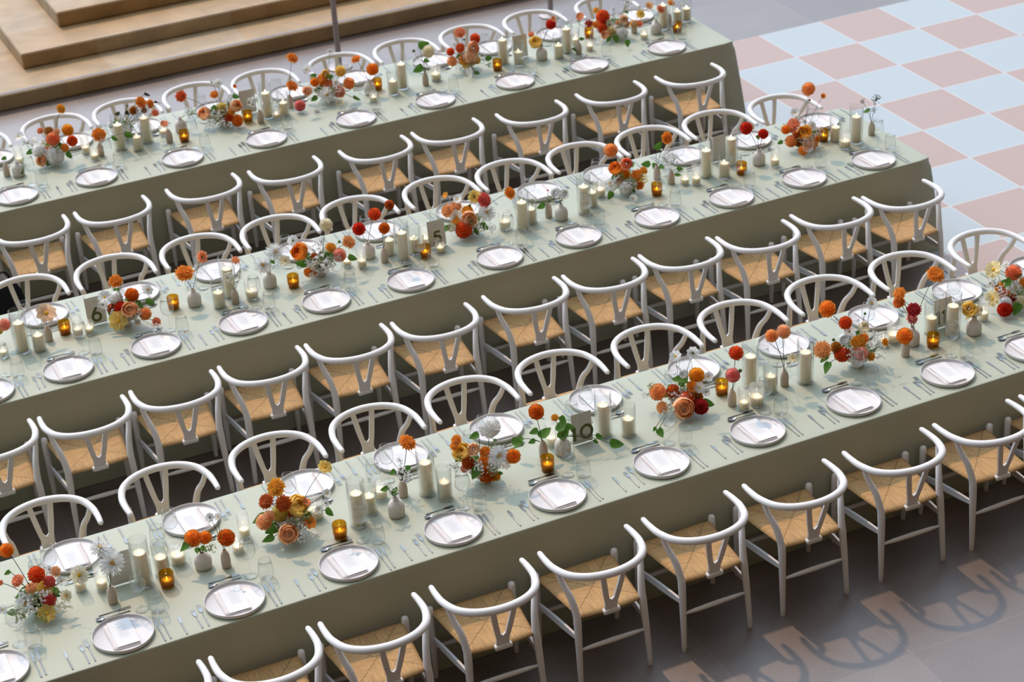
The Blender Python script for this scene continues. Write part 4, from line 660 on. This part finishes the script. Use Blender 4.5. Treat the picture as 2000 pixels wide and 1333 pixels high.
def bloom(root, base, mouth, it, i, rnd):
    ty, col, x, y, z, dm = it; P = Vector((x, y, z)); b = Vector(base)
    lat = Vector((P.x - b.x, P.y - b.y, 0)); tocam = (CAM - P).normalized()
    n = tocam * .75 + Vector((0, 0, .35)) + lat.normalized() * .45 * min(1, lat.length / .1) + Vector((rnd.uniform(-1, 1), rnd.uniform(-1, 1), rnd.uniform(-1, 1))) * .28
    if ty == 'L': n += Vector((rnd.uniform(-1, 1), rnd.uniform(-1, 1), rnd.uniform(0, 1))) * .35
    n.normalize(); me = KIND[ty][0][i % len(KIND[ty][0])]
    q = Vector((0, 0, 1)).rotation_difference(n) @ Quaternion((0, 0, 1), rnd.uniform(0, 6.28))
    if ty == 'L':   # leaf blade runs outwards and hangs a little
        yv = lat.normalized() * .9 + Vector((rnd.uniform(-.5, .5), rnd.uniform(-.5, .5), rnd.uniform(-.7, .2))) if lat.length > .02 else Vector((rnd.uniform(-1, 1), rnd.uniform(-1, 1), -.2))
        yv = (yv - n * yv.dot(n)).normalized(); xv = yv.cross(n); q = Matrix((xv, yv, n)).transposed().to_quaternion()
    sc = dm * {'D': 1.15, 'M': 1.2, 'R': 1.15, 'C': 1.2, 'W': 1.2, 'F': 1.4, 'L': 1.15, 'B': 1}[ty]
    o = obj(KIND[ty][1], me, root, P - b, sc=sc, m=PM[col]); o.rotation_mode = 'QUATERNION'; o.rotation_quaternion = q
    back = n * dm * ({'D': .28, 'M': .14, 'R': .3, 'C': .08, 'W': .05, 'F': .3, 'L': 0, 'B': .4}[ty])
    e = P - b - back
    if ty == 'L': e = P - b - yv * sc * .46
    m = Vector(mouth); mid = m.lerp(e, .5) + Vector((0, 0, .18 * (e - m).length)) * (1 if lat.length > .08 else .3) + Vector((rnd.uniform(-.01, .01), rnd.uniform(-.01, .01), 0))
    if (e - m).length > .015:
        mb = MB(); pts = [m * (1 - t) ** 2 + mid * 2 * t * (1 - t) + e * t * t for t in (0, .2, .4, .6, .8, 1)]; tube(mb, pts, .0015 if ty in 'CFB' else .002, 5, round_ends=False); obj('stem', mb.mesh('stem', [STEM]), root)
def bowl_me():
    mb = MB(); lathe(mb, [(.0001, 0), (.042, 0), (.044, .004), (.034, .012), (.030, .024), (.05, .036), (.078, .055), (.088, .078), (.086, .080), (.074, .058), (.046, .042), (.0001, .038)], 32, cap=False); return mb.mesh('flower_bowl', [CERAMIC])
def slim_me():
    mb = MB(); lathe(mb, [(.0001, 0), (.022, 0), (.026, .004), (.0265, .05), (.024, .078), (.016, .095), (.0125, .101), (.0125, .107), (.0095, .107), (.0095, .09), (.0001, .088)], 24, cap=False); return mb.mesh('vase_body', [BEIGE])
def squat_me():
    mb = MB(); lathe(mb, [(.0001, 0), (.040, 0), (.046, .005), (.048, .04), (.046, .068), (.036, .088), (.021, .098), (.015, .104), (.0155, .121), (.0125, .122), (.0115, .105), (.0001, .10)], 28, cap=False); return mb.mesh('vase_body', [CERAMIC])
def cup_me():
    mb = MB(); lathe(mb, [(.0001, 0), (.040, 0), (.046, .005), (.049, .04), (.046, .062), (.034, .080), (.020, .088), (.016, .094), (.012, .094), (.012, .085), (.0001, .08)], 28, cap=False); return mb.mesh('vase_body', [CERAMIC])
BOWL, VB = bowl_me(), {'slim': slim_me(), 'squat': squat_me(), 'cup': cup_me()}
for n_, (t, lab, x, y, its) in enumerate(ARR):
    root = tag(empty('flower_arrangement', (x, y, TOP + .0005)), lab, 'flower arrangement', 'low flower bowls along the tables'); rnd = random.Random(n_ + 50)
    obj('bowl', BOWL, root)
    for i, it in enumerate(its): bloom(root, (x, y, TOP), (rnd.uniform(-.02, .02), rnd.uniform(-.02, .02), .05), it, i, rnd)
    for k in range(12):      # short foliage that hides the bowl's rim
        a = 2 * PI * k * .382 + rnd.uniform(-.2, .2); r = rnd.uniform(.05, .09)
        bloom(root, (x, y, TOP), (0, 0, .05), (('L', 'F', 'F')[k % 3], ('leaf', 'wht', 'green')[k % 3] if k < 7 else ('leaf', 'wht', 'cream')[k % 3], x + r * math.cos(a), y + r * math.sin(a), TOP + .085 + rnd.uniform(0, .05), rnd.uniform(.055, .08)), k, rnd)
CW = {'orange': 'orange', 'dorange': 'orange', 'redor': 'scarlet', 'rust': 'rust', 'red': 'red', 'crimson': 'crimson', 'pink': 'pink', 'coral': 'coral', 'coralp': 'pink', 'peach': 'peach', 'peachy': 'apricot', 'peachc': 'peach', 'gold': 'golden', 'yel': 'yellow', 'cream': 'cream', 'wht': 'white', 'leaf': 'green', 'green': 'green'}
KW = {'D': 'dahlia', 'M': 'zinnia', 'R': 'ranunculus', 'C': 'cosmos', 'W': 'chrysanthemum', 'F': 'sprigs', 'L': 'leaves'}
cnt = {}
for n_, (t, k, x, y, its) in enumerate(sorted(BUD, key=lambda c: -c[2])):
    kk = 'slim' if k == 'slim' else 'squat'; i = cnt[(kk, t)] = cnt.get((kk, t), 0) + 1; a = 'slim beige' if kk == 'slim' else 'squat white'
    root = tag(empty('bud_vase', (x, y, TOP + .0005)), f'{a} vase with {CW.get(its[0][1], "green")} {KW[its[0][0]]}, {ORD[i]} {kk} vase from checkered floor, {TB[t]}', 'bud vase', 'bud vases along the tables')
    obj('vase_body', VB[k], root); h = {'slim': .095, 'squat': .108, 'cup': .085}[k]; rnd = random.Random(n_ + 500)
    for j, it in enumerate(its): bloom(root, (x, y, TOP), (0, 0, h), it, j, rnd)

# ------------------------------------------------------------------ table cards
def stroke(mb, pts, w, closed=False, y=-.0012):
    n = len(pts); P = [Vector((p[0], 0, p[1])) for p in pts]; vs = []
    for i in range(n):
        a, b = (P[i - 1], P[(i + 1) % n]) if closed else (P[max(i - 1, 0)], P[min(i + 1, n - 1)])
        d = (b - a).normalized(); nn = Vector((-d.z, 0, d.x)) * w / 2
        for s in (1, -1):
            q = P[i] + nn * s; vs.append((q.x, y, q.z))
    m = n if closed else n - 1
    mb.add(vs, [(2 * i, 2 * i + 1, (2 * i + 3) % (2 * n), (2 * i + 2) % (2 * n)) for i in range(m)])
def ring(cx, cz, rx, rz, a0=0, a1=360, n=28):
    return [(cx + rx * math.cos(math.radians(a0 + (a1 - a0) * k / n)), cz + rz * math.sin(math.radians(a0 + (a1 - a0) * k / n))) for k in range(n + 1)]
def digits(txt):
    mb = MB(); w = .0185; x = {'10': -.046, '11': -.030}.get(txt, 0)
    for ch in txt:
        if ch == '1': stroke(mb, [(x - .004, .025), (x - .004, .117)], w); stroke(mb, [(x - .024, .098), (x - .004, .113)], w * .9); x += .062 if txt == '10' else .048
        if ch == '0': stroke(mb, ring(x + .012, .071, .035, .040)[:-1], w, True)
        if ch == '6': stroke(mb, ring(0, .056, .027, .027)[:-1], w, True); stroke(mb, [(-.0255, .066), (-.014, .092), (.006, .122)], w)
        if ch == '5': stroke(mb, ring(.0, .055, .027, .027, -150, 130), w); stroke(mb, [(-.016, .076), (-.012, .112), (.026, .112)], w)
    return mb.mesh('numeral', [GREENINK], False)
def card_me():
    mb = MB(); box(mb, (-.065, -.0008, .006), (.065, .0008, .2)); return mb.mesh('card', [CARDM], False)
def logo_me():
    mb = MB(); stroke(mb, [(-.006, .168), (-.002, .171), (.002, .168), (.006, .171)], .002); stroke(mb, [(-.003, .155), (-.003, .161), (.003, .155), (.003, .161)], .0015); return mb.mesh('printed_emblem', [GREENINK], False)
def stand_me():
    mb = MB(); box(mb, (-.050, -.018, 0), (.050, -.003, .012)); box(mb, (-.050, .004, 0), (.050, .018, .012)); return mb.mesh('clear_stand', [CLEAR], False)
CLAB = {('C', '10'): 'grey table card printed with the green number ten', ('C', '11'): 'grey table card half hidden by a tall candle, green digit one showing', ('C', ''): 'grey table card behind the big white chrysanthemum bud vase',
        ('B', '6'): 'pale table card printed with the green number six', ('B', '5'): 'pale table card with green number five behind a tall ribbed votive', ('B', ''): 'plain grey table card between two tall candles near red dahlias'}
CM, LM, SM = card_me(), logo_me(), stand_me(); na = 0
for (t, txt, x, y) in CARD:
    lab = CLAB.get((t, txt))
    if not lab: lab = ('plain pale table card behind a short candle and yellow bud vase', 'plain pale table card partly behind a slim vase of white sprigs')[na]; na += 1
    root = tag(empty('table_card', (x, y, TOP + .0005)), lab, 'table number', 'table number cards'); c = obj('card', CM, root, rot=(math.radians(-4), 0, 0))
    if txt: obj('numeral', digits(txt), c)
    obj('printed_emblem', LM, c); obj('clear_stand', SM, root)

# ------------------------------------------------------------------ posts and bag
def post(x, y, lab):
    root = tag(empty('metal_post', (x, y, 0)), lab, 'post', 'slim metal posts by the steps')
    mb = MB(); lathe(mb, [(.0001, 0), (.12, 0), (.12, .008), (.115, .012), (.0001, .012)], 32, cap=False); obj('base_plate', mb.mesh('base_plate', [POST]), root)
    mb = MB(); lathe(mb, [(.0001, .012), (.026, .012), (.026, 3.0), (.0001, 3.0)], 20, cap=False); obj('pole', mb.mesh('pole', [POST]), root)
    mb = MB(); lathe(mb, [(.029, 2.99), (.031, 3.0), (.031, 3.02), (.02, 3.035), (.0001, 3.04)], 20, cap=False); obj('end_cap', mb.mesh('end_cap', [POST]), root)
post(6.02, 17.72, 'slim grey metal post standing before the bottom stone step'); post(8.30, 17.85, 'slim grey metal post nearer the checkered floor than the other post')
def bag():
    root = tag(empty('tote_bag', (2.02, 13.90, 0), math.radians(12)), 'black fabric bag slumped on the floor beside a wishbone chair', 'bag')
    mb = MB(); vs = []; fs = []; seg = 28
    for (z, a, b) in ((0, .11, .08), (.01, .135, .095), (.14, .145, .10), (.30, .135, .085), (.42, .11, .055), (.48, .08, .03), (.50, .055, .012)):
        for k in range(seg):
            p = 2 * PI * k / seg; c, s = math.cos(p), math.sin(p); q = (abs(c) ** 3 + abs(s) ** 3) ** (-1 / 3) * (1 + .03 * math.sin(3 * p + z * 20)); vs.append((a * c * q, b * s * q, z))
    for i in range(6):
        for k in range(seg): fs.append((i * seg + k, i * seg + (k + 1) % seg, (i + 1) * seg + (k + 1) % seg, (i + 1) * seg + k))
    fs += [tuple(range(seg))[::-1], tuple(6 * seg + k for k in range(seg))]; mb.add(vs, fs); obj('bag_body', mb.mesh('bag_body', [BLACK]), root)
    mb = MB(); tube(mb, spline([(-.045, 0, .49), (-.04, .01, .55), (0, .015, .58), (.04, .01, .55), (.045, 0, .49)], 5), .007, 8); obj('handle', mb.mesh('handle', [BLACK]), root)
bag()
